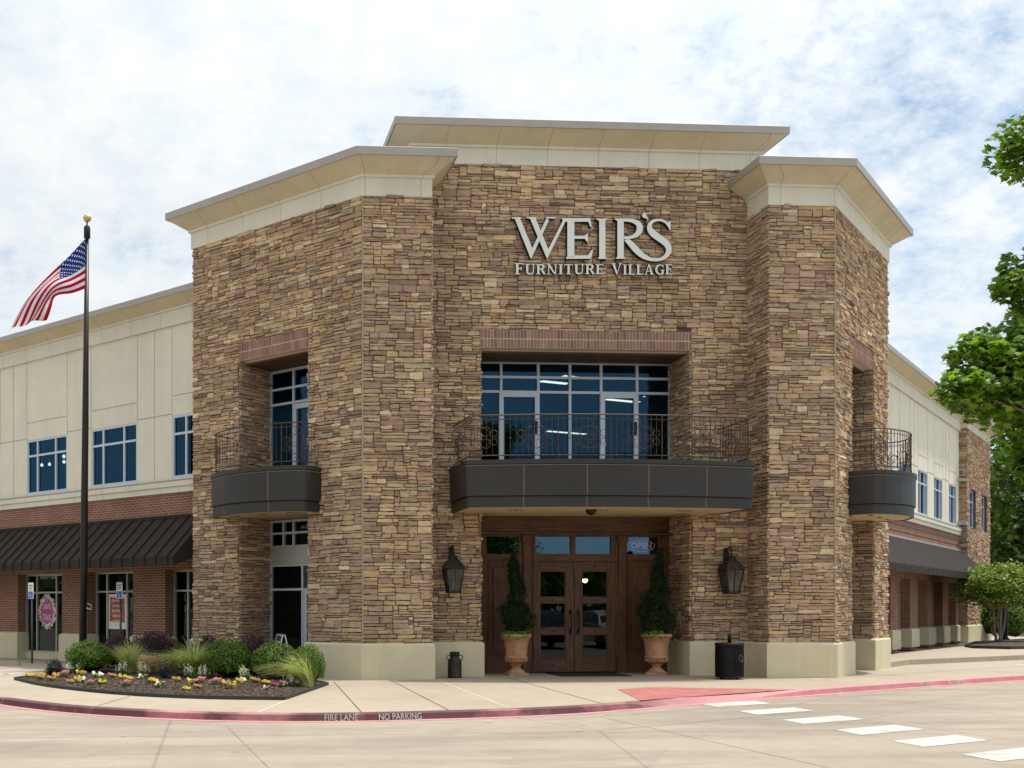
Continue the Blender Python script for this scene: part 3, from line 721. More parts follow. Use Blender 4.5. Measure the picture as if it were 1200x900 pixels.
for x0, x1, px0, px1 in ((7.975, 8.965, 8.14, 8.77), (8.975, 9.975, 9.16, 9.79)):
    d = MB(); rows = [(.32, .93), (1.06, 1.68), (1.80, 2.44)]
    wbox(d, x0, px0, .03, 2.65, .02, 'woodz', .006, .03); wbox(d, px1, x1, .03, 2.65, .02, 'woodz', .006, .03)
    for z0, z1 in ((.03, .32), (.93, 1.06), (1.68, 1.80), (2.44, 2.65)): wbox(d, px0, px1, z0, z1, .018, 'woodx', .006, .03)
    for z0, z1 in rows:
        for q in ((px0, px0+.025, z0, z1), (px1-.025, px1, z0, z1)): wbox(d, *q, .004, 'woodz', .003, .03)
        wbox(d, px0+.025, px1-.025, z0, z0+.025, .004, 'woodx', .003, .03); wbox(d, px0+.025, px1-.025, z1-.025, z1, .004, 'woodx', .003, .03)
    for z in (.93+.065, 1.74, .18, 2.55):
        for x in ((px0+px1)/2,): d.bbox(x-.018, x+.018, YW-.036, YW-.015, z-.018, z+.018, 'blackmetal', .006)
    dd = d.build('door', store)
    gp = MB()
    for z0, z1 in rows: FR0.rect(gp, px0, px1, z0, z1, -.01, 'glass_dark')
    gp.build('pane', dd)
    hx = x1-.085 if x0 < 8.5 else x0+.085
    h = MB(); h.tube([(hx, YW-.02, .98), (hx, YW-.085, 1.0), (hx, YW-.10, 1.08), (hx, YW-.10, 1.36), (hx, YW-.085, 1.44), (hx, YW-.02, 1.46)], .017, 'blackmetal', 8)
    for z in (.97, 1.46): h.bbox(hx-.035, hx+.035, YW-.035, YW-.018, z-.06, z+.06, 'blackmetal', .01)
    h.build('handle', dd)
# ---- interiors behind the glass
def room(F, a0, a1, o0, o1, z0, z1, m, front=False):
    P = lambda a, o, z: F.p(a, o, z); mb = MB()
    for q in ([P(a0, o1, z0), P(a1, o1, z0), P(a1, o1, z1), P(a0, o1, z1)], [P(a0, o0, z0), P(a0, o1, z0), P(a0, o1, z1), P(a0, o0, z1)], [P(a1, o0, z0), P(a1, o1, z0), P(a1, o1, z1), P(a1, o0, z1)],
              [P(a0, o0, z0), P(a1, o0, z0), P(a1, o1, z0), P(a0, o1, z0)], [P(a0, o0, z1), P(a1, o0, z1), P(a1, o1, z1), P(a0, o1, z1)]): mb.face(q, m)
    return mb.build('interior_room', store)
up = [(6.2, 25.17), (11.5, 25.17), (11.5, 26.9), (14.6, 29.2), (17.5, 31), (17.5, 40), (1.5, 40), (1.5, 31), (3.2, 29.2), (6.2, 26.9)]
mb = MB()
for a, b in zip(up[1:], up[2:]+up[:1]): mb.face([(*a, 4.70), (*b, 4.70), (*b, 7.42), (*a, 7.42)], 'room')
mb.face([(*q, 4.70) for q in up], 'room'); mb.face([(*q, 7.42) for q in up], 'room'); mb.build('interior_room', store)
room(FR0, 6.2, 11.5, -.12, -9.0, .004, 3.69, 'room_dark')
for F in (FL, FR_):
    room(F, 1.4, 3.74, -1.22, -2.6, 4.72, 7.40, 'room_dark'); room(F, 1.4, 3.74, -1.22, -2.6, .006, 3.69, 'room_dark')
M['curtain'] = simple('teal_curtain', (.45, .66, .62), .9, amt=.15)
for F, a0, a1 in ((FL, 1.6, 2.8), (FL, 2.95, 3.6)):
    mb = MB(); n = 40
    pts = [(a0+(a1-a0)*i/n, -1.20-.035*math.sin(i*1.55)) for i in range(n+1)]
    for p, q in zip(pts, pts[1:]): mb.face([F.p(p[0], p[1], 4.78), F.p(q[0], q[1], 4.78), F.p(q[0], q[1], 6.52), F.p(p[0], p[1], 6.52)], 'curtain', None, True)
    mb.build('curtain', store)
# ---- wings
def wing(F, off, wins, gwins, send, pil, walkz, skirt0):
    """F is the tower's angled frame; the wing wall lies 'off' behind it"""
    G = Fr(0, 0, 1, 0); G.o = F.o-F.n*off; G.d = F.d; G.n = F.n; s0 = 4.2
    flat = G
    b = MB(); panel(b, G, s0, send, walkz-.1, 4.60, [(a0, a1, walkz-.1, 2.55) for a0, a1 in gwins], 'brick', 0, .38)
    if off > 1:
        for z in (4.12, 4.34): G.box(b, s0, send, -.01, .004, z, z+.022, 'brick_shadow')  # flat dark strips painted as the shade in two brick grooves
    b.build('brick_wall', store)
    st = MB(); panel(st, G, s0, send, 4.86, 8.96, [(a0, a1, 4.95, 6.58) for a0, a1 in wins], 'stucco', -.02, .06)
    vs = sorted({e for a0, a1 in wins for e in (a0-.0, a1+.0)}); mids = [(wins[i][1]+wins[i+1][0])/2 for i in range(len(wins)-1)]
    gv = .008
    for v in vs: G.box(st, v-gv, v+gv, -.03, -.0165, 6.585, 8.955, 'stucco_groove')
    for v in mids[::2]: G.box(st, v-gv, v+gv, -.03, -.0155, 4.95, 8.955, 'stucco_groove')
    for v in vs: G.box(st, v-gv, v+gv, -.03, -.0175, 4.90, 4.95, 'stucco_groove')
    for a0, a1 in wins: G.box(st, a0, a1, -.03, -.0145, 7.10, 7.118, 'stucco_groove')
    for i in range(len(wins)-1): G.box(st, wins[i][1], wins[i+1][0], -.03, -.0135, 6.63, 6.648, 'stucco_groove')
    st.build('stucco_wall', store)
    pth = [fp(G, s0, 0), fp(G, send, 0)]
    if (Vector(pth[1])-Vector(pth[0])).to_3d().cross(G.n).z > 0: pth.reverse()
    sb = MB(); sweep(sb, pth, [(0, 4.56), (.05, 4.56), (.05, 4.70), (.055, 4.705), (.09, 4.72), (.09, 4.85), (.10, 4.862), (.10, 4.89), (-.03, 4.905)], ['frieze', 'frieze', 'stucco_groove', 'frieze', 'frieze', 'stucco_groove', 'fascia', 'fascia'])
    sb.build('sill_band', store)
    cornice(pth, 8.94, 9.38, .46, 9.60, 9.73)
    for a0, a1 in wins:
        wd = a1-a0
        window(G, a0, a1, 4.95, 6.58, [a0+wd*.29, a0+wd*.74], [6.10], -.03, 'glass_blue', fw=.06)
    for a0, a1 in gwins:
        wd = a1-a0
        window(G, a0, a1, walkz+.20, 2.55, [a0+wd*.31, a0+wd*.75], [2.0], -.30, 'glass_dark', 'alu_warm', fw=.05)
        k = MB(); G.box(k, a0, a1, -.40, -.24, walkz, walkz+.20, 'plinth'); k.build('window_kerb', store)
    for a0, a1 in pil:
        pb = MB()
        mids_ = [fp(G, a1, -.36), fp(G, a1, 0), fp(G, a0, 0), fp(G, a0, -.36)]
        if (Vector(mids_[2])-Vector(mids_[1])).to_3d().cross(G.n).z > 0: mids_.reverse()
        sweep(pb, mids_, [(.0, walkz), (.07, walkz), (.07, .73), (.055, .77), (.0, .80)], ['plinth']*4)
        pb.build('plinth', store)
    # standing seam awning
    aw = MB(); e = send-.1; z1, z0, zv, pj = 3.91, 2.83, 2.60, 1.2; sa = 5.27; rh = .045 if off < 1 else .005
    A = lambda a, o, z: G.p(a, o, z)
    aw.face([A(sa, .02, z1), A(e, .02, z1), A(e, pj, z0), A(sa, pj, z0)], 'awning'); aw.face([A(sa, pj, z0), A(e, pj, z0), A(e, pj, zv), A(sa, pj, zv)], 'awning')
    aw.face([A(sa, .02, z1-.05), A(e, .02, z1-.05), A(e, pj-.02, z0-.05), A(sa, pj-.02, z0-.05)], 'awning')
    aw.face([A(sa, pj-.02, z0-.05), A(e, pj-.02, z0-.05), A(e, pj-.02, zv), A(sa, pj-.02, zv)], 'awning'); aw.face([A(sa, pj-.02, zv), A(e, pj-.02, zv), A(e, pj, zv), A(sa, pj, zv)], 'awning')
    for a in (sa, e): aw.face([A(a, .02, z1), A(a, pj, z0), A(a, pj, zv), A(a, .02, zv+.35)], 'awning')
    G.box(aw, sa, e, .0, .06, z1-.02, z1+.07, 'fascia' if off > 1 else 'awning')
    a = sa+.2
    while a < e:
        V = [A(a-.012, .05, z1-.005), A(a+.012, .05, z1-.005), A(a+.012, pj+.005, z0), A(a-.012, pj+.005, z0)]
        aw.hexa(V+[(v[0], v[1], v[2]+rh) for v in V], 'awning')
        G.box(aw, a-.012, a+.012, pj-.001, pj+(.03 if off < 1 else .006), zv, z0+.03, 'awning')
        a += .43
    aw.build('awning', store)
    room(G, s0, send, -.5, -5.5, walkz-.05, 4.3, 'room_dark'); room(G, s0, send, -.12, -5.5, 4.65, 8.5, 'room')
    rf = MB(); rf.face([G.p(s0, .2, 9.70), G.p(send, .2, 9.70), G.p(send, -14, 9.70), G.p(s0, -14, 9.70)], 'roof'); rf.build('roof', store)
    return G
WL = [(4.64, 6.59), (7.95, 9.90), (10.98, 12.93), (14.29, 16.24), (17.3, 19.25)]
GWL = [(4.7, 6.83), (8.10, 10.04), (11.2, 13.36), (14.5, 16.3), (17.6, 19.4)]
GL = wing(FL, .57, WL, GWL, 23.5, [(4.3, 4.7), (6.83, 8.10), (10.04, 11.2), (13.36, 14.5), (16.3, 17.6), (19.4, 23.4)], 0., 0)
WR = [(9.3, 11.05), (12.35, 14.1), (15.38, 17.1), (18.5, 20.25), (21.5, 23.2), (24.6, 26.3)]
GWR = [(8.8, 10.9), (12.0, 13.95), (15.1, 17.0), (18.2, 20.1), (21.3, 23.1), (24.3, 26.0)]
GR = wing(FR_, 1.64, WR, GWR, 26.9, [(4.3, 8.8), (10.9, 12.0), (13.95, 15.1), (17.0, 18.2), (20.1, 21.3), (23.1, 24.3), (26.0, 26.85)], .14, 0)
# stone end bay of the east wing
GE = Fr(0, 0, 1, 0); GE.o = FR_.o-FR_.n*1.39; GE.d = FR_.d; GE.n = FR_.n
eb = MB(); EH = [(27.45, 29.15, 4.95, 6.55), (30.6, 32.2, 4.95, 6.55)]
panel(eb, GE, 26.9, 33.1, .7, 9.2, EH, 'mortar', 0, .2)
q = Fr(0, 0, 1, 0); q.o = GE.o+GE.d*26.9; q.d = GE.d; q.n = GE.n
ledgestone(eb, q, 6.2, .7, 9.2, [(h[0]-26.9, h[1]-26.9, h[2], h[3]) for h in EH], 300, 1.1)
o_ = GE.p(26.9, 0, 0); q = Fr(o_[0], o_[1], -GE.n.x, -GE.n.y)
if q.n.dot(GE.d) > 0: q.flip()
panel(eb, q, 0, .3, .7, 9.2, [], 'mortar'); ledgestone(eb, q, .3, .7, 9.2, [], 301)
GE.box(eb, 32.8, 33.1, -8, -.03, 0, 9.6, 'mortar')
eb.build('stone_wall', store)
for h in EH:
    window(GE, h[0], h[1], h[2], h[3], [h[0]+.85], [6.08], -.08, 'glass_blue')
    lb = MB(); 
    for i in range(22): GE.box(lb, h[0]+i*(h[1]-h[0])/22+.005, h[0]+(i+1)*(h[1]-h[0])/22-.005, -.02, .05, 6.56, 6.90, 'soldier')
    lb.build('brick_lintel', store)
room(GE, 27, 32.7, -.25, -4, .3, 8.5, 'room_dark')
pth = [fp(GE, 26.9, -.3), fp(GE, 26.9, 0), fp(GE, 33.1, 0), fp(GE, 33.1, -8)]
cornice(pth, 9.05, 9.38, .46, 9.60, 9.73); plinth([fp(GE, 26.9, -.25), fp(GE, 26.9, 0), fp(GE, 33.1, 0), fp(GE, 33.1, -8)])
for q in ((26.5, 26.7, .0, .25, 6.82, 6.93), (26.4, 26.8, .0, .32, 4.98, 5.12)): fx = MB(); GR.box(fx, *q, 'alu_warm'); fx.build('wall_floodlight', store)

# ================================================================== SIGN
SIGNY = 23.80
def sp(zx, zy): return (6.32+zx*.004625, 11.05+zx*1.083e-4-zy*(.004494+zx*2.9e-8))
class Glyphs:
    def __init__(s, depth): s.mb = MB(); s.k = 0; s.dp = depth
    def poly(s, pts):
        P = [sp(*p) for p in pts]; ar = sum(P[i][0]*P[(i+1) % len(P)][1]-P[(i+1) % len(P)][0]*P[i][1] for i in range(len(P)))
        if ar < 0: P.reverse()
        n = len(P); y0 = SIGNY-s.k*.0009; y1 = SIGNY+s.dp; s.k = (s.k+1) % 9
        s.mb.mesh([(x, y0, z) for x, z in P], [tuple(range(n))], 'sign_face')
        V = [(x, y0, z) for x, z in P]+[(x, y1, z) for x, z in P]
        s.mb.mesh(V, [(i, n+i, n+(i+1) % n, (i+1) % n) for i in range(n)], 'sign_side')
    def stroke(s, pts):         # (x, y, width) centreline smoothed to a ribbon
        P = pts
        for _ in range(2):
            Q = [P[0]]
            for a, b in zip(P, P[1:]): Q += [tuple(u*.75+v*.25 for u, v in zip(a, b)), tuple(u*.25+v*.75 for u, v in zip(a, b))]
            P = Q+[P[-1]]
        A, B = [], []
        for i, p in enumerate(P):
            a, b = P[max(i-1, 0)], P[min(i+1, len(P)-1)]; t = Vector((b[0]-a[0], b[1]-a[1])).normalized()
            A.append((p[0]-t.y*p[2]/2, p[1]+t.x*p[2]/2)); B.append((p[0]+t.y*p[2]/2, p[1]-t.x*p[2]/2))
        y0 = SIGNY-s.k*.0009; y1 = SIGNY+s.dp; s.k = (s.k+1) % 9; n = len(A)
        a3 = [sp(*p) for p in A]; b3 = [sp(*p) for p in B]
        V = [(x, y0, z) for x, z in a3]+[(x, y0, z) for x, z in b3]
        s.mb.mesh(V, [(i, i+1, n+i+1, n+i) for i in range(n-1)], 'sign_face')
        rim = a3+b3[::-1]; m = len(rim)
        s.mb.mesh([(x, y0, z) for x, z in rim]+[(x, y1, z) for x, z in rim], [(i, (i+1) % m, m+(i+1) % m, m+i) for i in range(m)], 'sign_side')
sign = thing('store_sign', 'pale metal raised lettering WEIR\'S FURNITURE VILLAGE high on the stone wall over the middle balcony', 'sign', (8.9, 23.9, 10.0))
g = Glyphs(.13)
# W
g.poly([(165, 150), (215, 150), (212, 157), (168, 157)]); g.poly([(180, 154), (207, 154), (276, 325), (262, 361)])
g.poly([(253, 340), (262, 361), (352, 165), (345, 160), (338, 158)]); g.poly([(335, 150), (386, 150), (380, 157), (338, 157)])
g.poly([(240, 150), (290, 150), (287, 157), (243, 157)]); g.poly([(256, 154), (284, 154), (354, 325), (342, 361)])
g.poly([(333, 340), (342, 361), (436, 168), (425, 160)])
# E
g.poly([(414, 156), (556, 156), (566, 201), (558, 199), (548, 174), (424, 174)]); g.poly([(443, 170), (478, 170), (478, 348), (443, 348)])
g.poly([(474, 244), (530, 244), (547, 230), (547, 281), (530, 259), (474, 259)]); g.poly([(436, 360), (443, 344), (545, 343), (566, 316), (573, 316), (562, 360)])
# I
g.poly([(603, 158), (634, 158), (634, 360), (603, 360)]); g.poly([(584, 158), (648, 158), (636, 168), (600, 168)]); g.poly([(595, 361), (601, 351), (637, 351), (643, 361)])
# R, S: the leg of the R sweeps into the foot of the S
g.poly([(694, 158), (726, 158), (726, 360), (694, 360)]); g.poly([(676, 158), (728, 158), (728, 168), (690, 168)]); g.poly([(686, 361), (692, 351), (729, 351), (735, 361)])
g.stroke([(720, 166, 14), (760, 166, 16), (798, 180, 26), (810, 208, 33), (795, 238, 26), (765, 254, 14), (722, 256, 12)])
g.stroke([(736, 262, 20), (762, 284, 30), (792, 320, 32), (822, 347, 26), (860, 364, 18), (905, 367, 15), (940, 350, 20), (957, 318, 29), (945, 285, 32), (905, 256, 34), (868, 230, 34), (852, 200, 24), (866, 174, 15), (900, 162, 12), (935, 172, 11), (955, 200, 8)])
g.poly([(958, 172), (962, 172), (962, 214), (954, 212), (946, 178)])
g.poly([(830, 124), (850, 160), (838, 176), (846, 160), (822, 152), (818, 140)])
g.mb.build('large_lettering', sign)
# small capitals, unit glyphs (x right, y up, height 1)
def bar(x0, x1, y0, y1): return ('p', [(x0, y0), (x1, y0), (x1, y1), (x0, y1)])
def serif(x0, x1, y): return bar(x0, x1, y, y+.07) if y < .5 else bar(x0, x1, y-.07, y)
GL_ = {
 'I': (.36, [bar(.09, .27, 0, 1), serif(0, .36, 0), serif(0, .36, 1)]),
 'F': (.66, [bar(.09, .27, 0, 1), serif(0, .38, 0), bar(0, .62, .91, 1), ('p', [(.56, .94), (.62, .94), (.64, .7)]), bar(.25, .48, .47, .56), ('p', [(.44, .36), (.50, .36), (.50, .67), (.44, .67)])]),
 'E': (.70, [bar(.09, .27, 0, 1), bar(0, .62, .91, 1), bar(0, .64, 0, .09), ('p', [(.56, .94), (.62, .94), (.64, .7)]), ('p', [(.58, .05), (.64, .05), (.69, .3)]), bar(.25, .48, .47, .56), ('p', [(.44, .36), (.50, .36), (.50, .67), (.44, .67)])]),
 'L': (.64, [bar(.09, .27, 0, 1), serif(0, .38, 1), bar(0, .60, 0, .09), ('p', [(.54, .05), (.60, .05), (.65, .32)])]),
 'T': (.74, [bar(.28, .46, 0, 1), serif(.18, .56, 0), bar(.02, .72, .91, 1), ('p', [(.02, .94), (.08, .94), (.0, .68)]), ('p', [(.66, .94), (.72, .94), (.74, .68)])]),
 'V': (.84, [('p', [(.06, 1), (.26, 1), (.50, .16), (.42, -.02)]), ('p', [(.42, -.02), (.50, .16), (.76, 1), (.68, 1)]), serif(-.02, .34, 1), serif(.58, .86, 1)]),
 'A': (.84, [('p', [(.36, 1.02), (.46, 1.02), (.78, 0), (.58, 0)]), ('p', [(.36, 1.02), (.42, .92), (.16, 0), (.08, 0)]), bar(.22, .62, .30, .38), serif(-.02, .26, 0), serif(.50, .86, 0)]),
 'N': (.90, [bar(.12, .20, 0, 1), bar(.70, .78, 0, 1), ('p', [(.06, 1), (.26, 1), (.78, 0), (.64, 0)]), serif(.02, .30, 0), serif(.60, .88, 1)]),
 'U': (.84, [bar(.10, .28, .28, 1), bar(.66, .74, .28, 1), serif(0, .38, 1), serif(.56, .84, 1), ('s', [(.19, .34, .18), (.20, .14, .17), (.42, .02, .10), (.64, .12, .09), (.70, .34, .08)])]),
 'R': (.78, [bar(.09, .27, 0, 1), serif(0, .38, 0), serif(0, .3, 1), ('s', [(.25, .95, .09), (.45, .96, .10), (.62, .86, .17), (.60, .62, .17), (.44, .52, .09), (.25, .51, .08)]), ('p', [(.36, .5), (.52, .5), (.80, 0), (.60, 0)])]),
 'G': (.84, [('s', [(.72, .82, .07), (.55, .97, .09), (.30, .92, .14), (.12, .66, .19), (.13, .34, .19), (.32, .06, .12), (.56, .02, .09), (.72, .16, .10)]), bar(.62, .79, .04, .44), bar(.52, .88, .40, .47), ('p', [(.70, .92), (.76, .96), (.76, .66), (.70, .72)])]),
}
g = Glyphs(.08)
def word(txt, x0, x1, ytop, ybot, first=1.12):
    H = ybot-ytop; sp_ = .10
    tot = sum(GL_[c][0]+sp_ for c in txt)-sp_+.1; k = (x1-x0)/tot; x = x0
    for i, c in enumerate(txt):
        h = H*(first if i == 0 else 1.); kk = k*(1.12 if i == 0 else 1.)
        for kind, pts in GL_[c][1]:
            if kind == 'p': g.poly([(x+p[0]*kk, ybot-p[1]*h) for p in pts])
            else: g.stroke([(x+p[0]*kk, ybot-p[1]*h, p[2]*kk) for p in pts])
        x += (GL_[c][0]*(1.12 if i == 0 else 1.)+sp_)*k
word('FURNITURE', 182, 628, 388, 438); g.mb.build('small_lettering', sign)
g = Glyphs(.08); word('VILLAGE', 664, 974, 390, 441); g.mb.build('small_lettering', sign)

def text_mesh(txt, size, m, name, loc, rot, extrude=.002, parent=None, sx=1., align='CENTER', fill=True, bevel=0):
    cu = bpy.data.curves.new(name, 'FONT'); cu.body = txt; cu.size = size; cu.extrude = extrude; cu.align_x = align; cu.align_y = 'CENTER'
    cu.resolution_u = 3
    if not fill: cu.fill_mode = 'NONE'; cu.extrude = 0; cu.bevel_depth = bevel; cu.bevel_resolution = 1
    t = bpy.data.objects.new(name, cu); COL.objects.link(t)
    me = bpy.data.meshes.new_from_object(t.evaluated_get(bpy.context.evaluated_depsgraph_get()))
    bpy.data.objects.remove(t); bpy.data.curves.remove(cu)
    me.materials.clear(); me.materials.append(M[m])
    me.transform(Matrix.Translation(loc) @ rot @ Matrix.Diagonal((sx, 1, 1, 1)))
    o = bpy.data.objects.new(name, me); COL.objects.link(o)
    if parent:
        o.parent = parent; o.matrix_parent_inverse = Matrix.Translation(-wloc(parent))
    return o
RX = Matrix.Rotation(PI/2, 4, 'X')
# fire lane lettering on the kerb face
def kerb_text(txt, x, size, sx):
    best = min(range(len(KT)-1), key=lambda i: abs(KT[i][0]-x)); a, b = KT[max(best-1, 0)], KT[best+2]
    ang = math.atan2(b[1]-a[1], b[0]-a[0]); t = Vector((b[0]-a[0], b[1]-a[1])).normalized()
    k = (x-KT[best][0])/(KT[best+1][0]-KT[best][0]); y = KT[best][1]*(1-k)+KT[best+1][1]*k
    Rz = Matrix.Rotation(ang, 4, 'Z') @ Matrix.Rotation(PI/2-.24, 4, 'X')
    o = text_mesh(txt, size, 'crosswalk', 'kerb_lettering', Vector((x, y, -.058))+Vector((t.y, -t.x, 0))*.030, Rz, .001, None, sx); return tag(o, kind='structure')
kerb_text('FIRE LANE', 2.12, .135, .84); kerb_text('NO PARKING', 3.02, .135, .84); kerb_text('FIRE LANE', 15.35, .14, .84); kerb_text('NO PARKING', 16.45, .14, .84)

# ================================================================== FLAGPOLE AND FLAG
PX, PY_ = -2.95, 27.66
fp_ = thing('flagpole', 'tall dark bronze flagpole with a gold ball, standing behind the flower bed', 'flagpole', (PX, PY_, 0))
mb = MB(); mb.tube([(PX, PY_, 0), (PX+.03, PY_, 3), (PX+.07, PY_, 7), (PX+.11, PY_, 11.05)], [.105, .10, .08, .05], 'pole', 14); mb.build('pole', fp_)
mb = MB(); mb.lathe([(.06, 0), (.13, .02), (.13, .06), (.105, .08)], 'pole', 16, (PX, PY_, 0)); mb.build('base_collar', fp_)
mb = MB(); mb.lathe([(.05, 0), (.085, .03), (.085, .30), (.06, .34), (.02, .36), (.02, .46)], 'pole', 14, (PX+.11, PY_, 11.02)); mb.build('truck', fp_)
mb = MB(); mb.lathe([(.105*math.sin(PI*i/12)+.001, -.105*math.cos(PI*i/12)) for i in range(13)], 'gold', 20, (PX+.115, PY_, 11.56)); mb.build('gold_ball', fp_)
mb = MB(); mb.tube([(PX+.10, PY_-.1, 1.55), (PX+.22, PY_-.08, 1.50), (PX+.22, PY_-.02, 1.62), (PX+.12, PY_-.05, 1.66)], .012, 'silver', 6)
mb.tube([(PX+.10, PY_-.115, 1.6), (PX+.155, PY_-.085, 6), (PX+.15, PY_-.06, 11.0)], .005, 'pole', 4); mb.build('halyard', fp_)
# flag cloth
def flag_mat():
    m, nt = new_mat('flag_cloth'); tc = N(nt, 'ShaderNodeTexCoord'); sx = N(nt, 'ShaderNodeSeparateXYZ'); L(nt, tc.outputs['UV'], sx.inputs[0]); u, v = sx.outputs[0], sx.outputs[1]
    st = math_n(nt, 'LESS_THAN', math_n(nt, 'FRACT', math_n(nt, 'MULTIPLY', v, 6.5)), .5)
    col = mixc(nt, st, (.74, .72, .76), (.40, .010, .035))
    can = math_n(nt, 'MULTIPLY', math_n(nt, 'LESS_THAN', u, .40), math_n(nt, 'GREATER_THAN', v, 6/13))
    def grid(o):
        a = math_n(nt, 'SUBTRACT', math_n(nt, 'FRACT', math_n(nt, 'ADD', math_n(nt, 'MULTIPLY', u, 6/.40), o)), .5)
        b = math_n(nt, 'SUBTRACT', math_n(nt, 'FRACT', math_n(nt, 'ADD', math_n(nt, 'MULTIPLY', math_n(nt, 'SUBTRACT', v, 6/13), 5/(7/13)), o)), .5)
        d = math_n(nt, 'ADD', math_n(nt, 'MULTIPLY', a, a), math_n(nt, 'MULTIPLY', b, b)); return math_n(nt, 'LESS_THAN', d, .024)
    stars = math_n(nt, 'MINIMUM', math_n(nt, 'ADD', grid(0.), grid(.5)), 1.)
    col = mixc(nt, can, col, mixc(nt, stars, (.020, .040, .20), (.75, .76, .8)))
    b = N(nt, 'ShaderNodeBsdfDiffuse'); L(nt, col, b.inputs[0]); t = N(nt, 'ShaderNodeBsdfTranslucent'); L(nt, col, t.inputs[0])
    mx = N(nt, 'ShaderNodeMixShader'); mx.inputs[0].default_value = .38; L(nt, b.outputs[0], mx.inputs[1]); L(nt, t.outputs[0], mx.inputs[2])
    o = N(nt, 'ShaderNodeOutputMaterial'); L(nt, mx.outputs[0], o.inputs[0]); return m
M['flag'] = flag_mat()
RA = [(-2.87, 11.02, -2.89, 9.73), (-3.26, 10.64, -3.23, 9.58), (-3.76, 10.14, -3.60, 9.50), (-4.40, 9.38, -3.76, 9.34), (-4.82, 8.60, -3.92, 9.02)]
def cr(a, b, c, d, t): return .5*((2*b)+(c-a)*t+(2*a-5*b+4*c-d)*t*t+(3*b-a-3*c+d)*t*t*t)
def flag_pt(u, v):
    x = u*4; i = min(3, int(x)); t = x-i
    G = [RA[max(i-1, 0)], RA[i], RA[i+1], RA[min(i+2, 4)]]
    c = [cr(G[0][k], G[1][k], G[2][k], G[3][k], t) for k in range(4)]
    w = 1-v; x_ = c[0]*(1-w)+c[2]*w; z_ = c[1]*(1-w)+c[3]*w
    z_ -= .10*u*math.sin(PI*w)*(1-u*.3)
    y = 27.6+.30*math.sin(w*5.2+u*2.5)*u**.7+.22*math.sin(u*7.5+w*2)*u-.5*u*u*(1-w)*.6
    x_ += .05*math.sin(w*9+u*4)*u; z_ += .04*math.sin(w*11+u*6)*u
    return (x_, y, z_)
fm = MB(); nu, nv = 48, 26
for i in range(nu):
    for j in range(nv):
        q = [(i/nu, j/nv), ((i+1)/nu, j/nv), ((i+1)/nu, (j+1)/nv), (i/nu, (j+1)/nv)]
        fm.face([flag_pt(*a) for a in q], 'flag', q, True)
fo = fm.build('flag'); bm = bmesh.new(); bm.from_mesh(fo.data); bmesh.ops.remove_doubles(bm, verts=bm.verts, dist=1e-5); bm.to_mesh(fo.data); bm.free()
tag(fo, 'red, white and blue striped flag with white stars drooping from the tall pole', 'flag')

# ================================================================== LANTERNS
def lantern(cx, z_top, label):
    t = thing('wall_lantern', label, 'lantern', (cx, YC-.02, z_top-1.1), 0, 'bronze gas lanterns on the entrance wall')
    o = MB(); cy = -.27
    o.bbox(-.05, .05, -.03, .0, .72, 1.06, 'lantern', .01)
    o.tube([(0, -.03, .98), (0, -.10, 1.05), (0, -.20, 1.07), (0, cy, 1.02), (0, cy-.02, .93), (0, cy, .84)], .017, 'lantern', 7)
    o.tube([(0, -.03, .80), (0, -.08, .86), (0, -.14, .88), (0, -.17, .94), (0, -.13, .97), (0, -.10, .94)], .011, 'lantern', 6)
    o.build('bracket', t, False)
    rf = MB(); rf.lathe([(.30, .555), (.31, .575), (.20, .70), (.12, .775), (.10, .80), (.115, .81), (.115, .835), (.045, .86), (.0, .87)], 'lantern', 4, (0, cy, 0), False); rf.build('roof', t, False)
    fr = MB()
    for k in range(4):
        a = PI/4+k*PI/2; b = a+PI/2
        A0, A1 = (.175*math.cos(a), cy+.175*math.sin(a)), (.285*math.cos(a), cy+.285*math.sin(a)); B0, B1 = (.175*math.cos(b), cy+.175*math.sin(b)), (.285*math.cos(b), cy+.285*math.sin(b))
        fr.tube([(*A0, .03), (*A1, .56)], .013, 'lantern', 4)
        fr.tube([(*A0, .04), (*B0, .04)], .014, 'lantern', 4); fr.tube([(*A1, .55), (*B1, .55)], .014, 'lantern', 4)
        mx0, mx1 = ((A0[0]+B0[0])/2, (A0[1]+B0[1])/2), ((A1[0]+B1[0])/2, (A1[1]+B1[1])/2); fr.tube([(*mx0, .04), (*mx1, .55)], .006, 'lantern', 4)
    fr.lathe([(.16, .0), (.20, .015), (.20, .045), (.10, .05)], 'lantern', 4, (0, cy, 0), False); fr.build('frame', t, False)
    gl = MB(); gl.lathe([(.165, .05), (.272, .55)], 'lantern_glass', 4, (0, cy, 0), False); gl.f = gl.f[:4]; gl.m = gl.m[:4]; gl.uv = gl.uv[:4]; gl.sm = gl.sm[:4]; gl.build('pane', t, False)
    cd = MB(); cd.lathe([(.03, .05), (.03, .22), (.012, .24), (.012, .34)], 'candle', 8, (0, cy, 0)); cd.build('burner', t, False)
    return t
ln = lantern(5.72, 2.98, 'bronze wall lantern above the milk can, beside the wooden entrance')
dup(ln, 'bronze wall lantern above the black bin, on the stone east of the entrance', (12.12, YC-.02, 1.87))

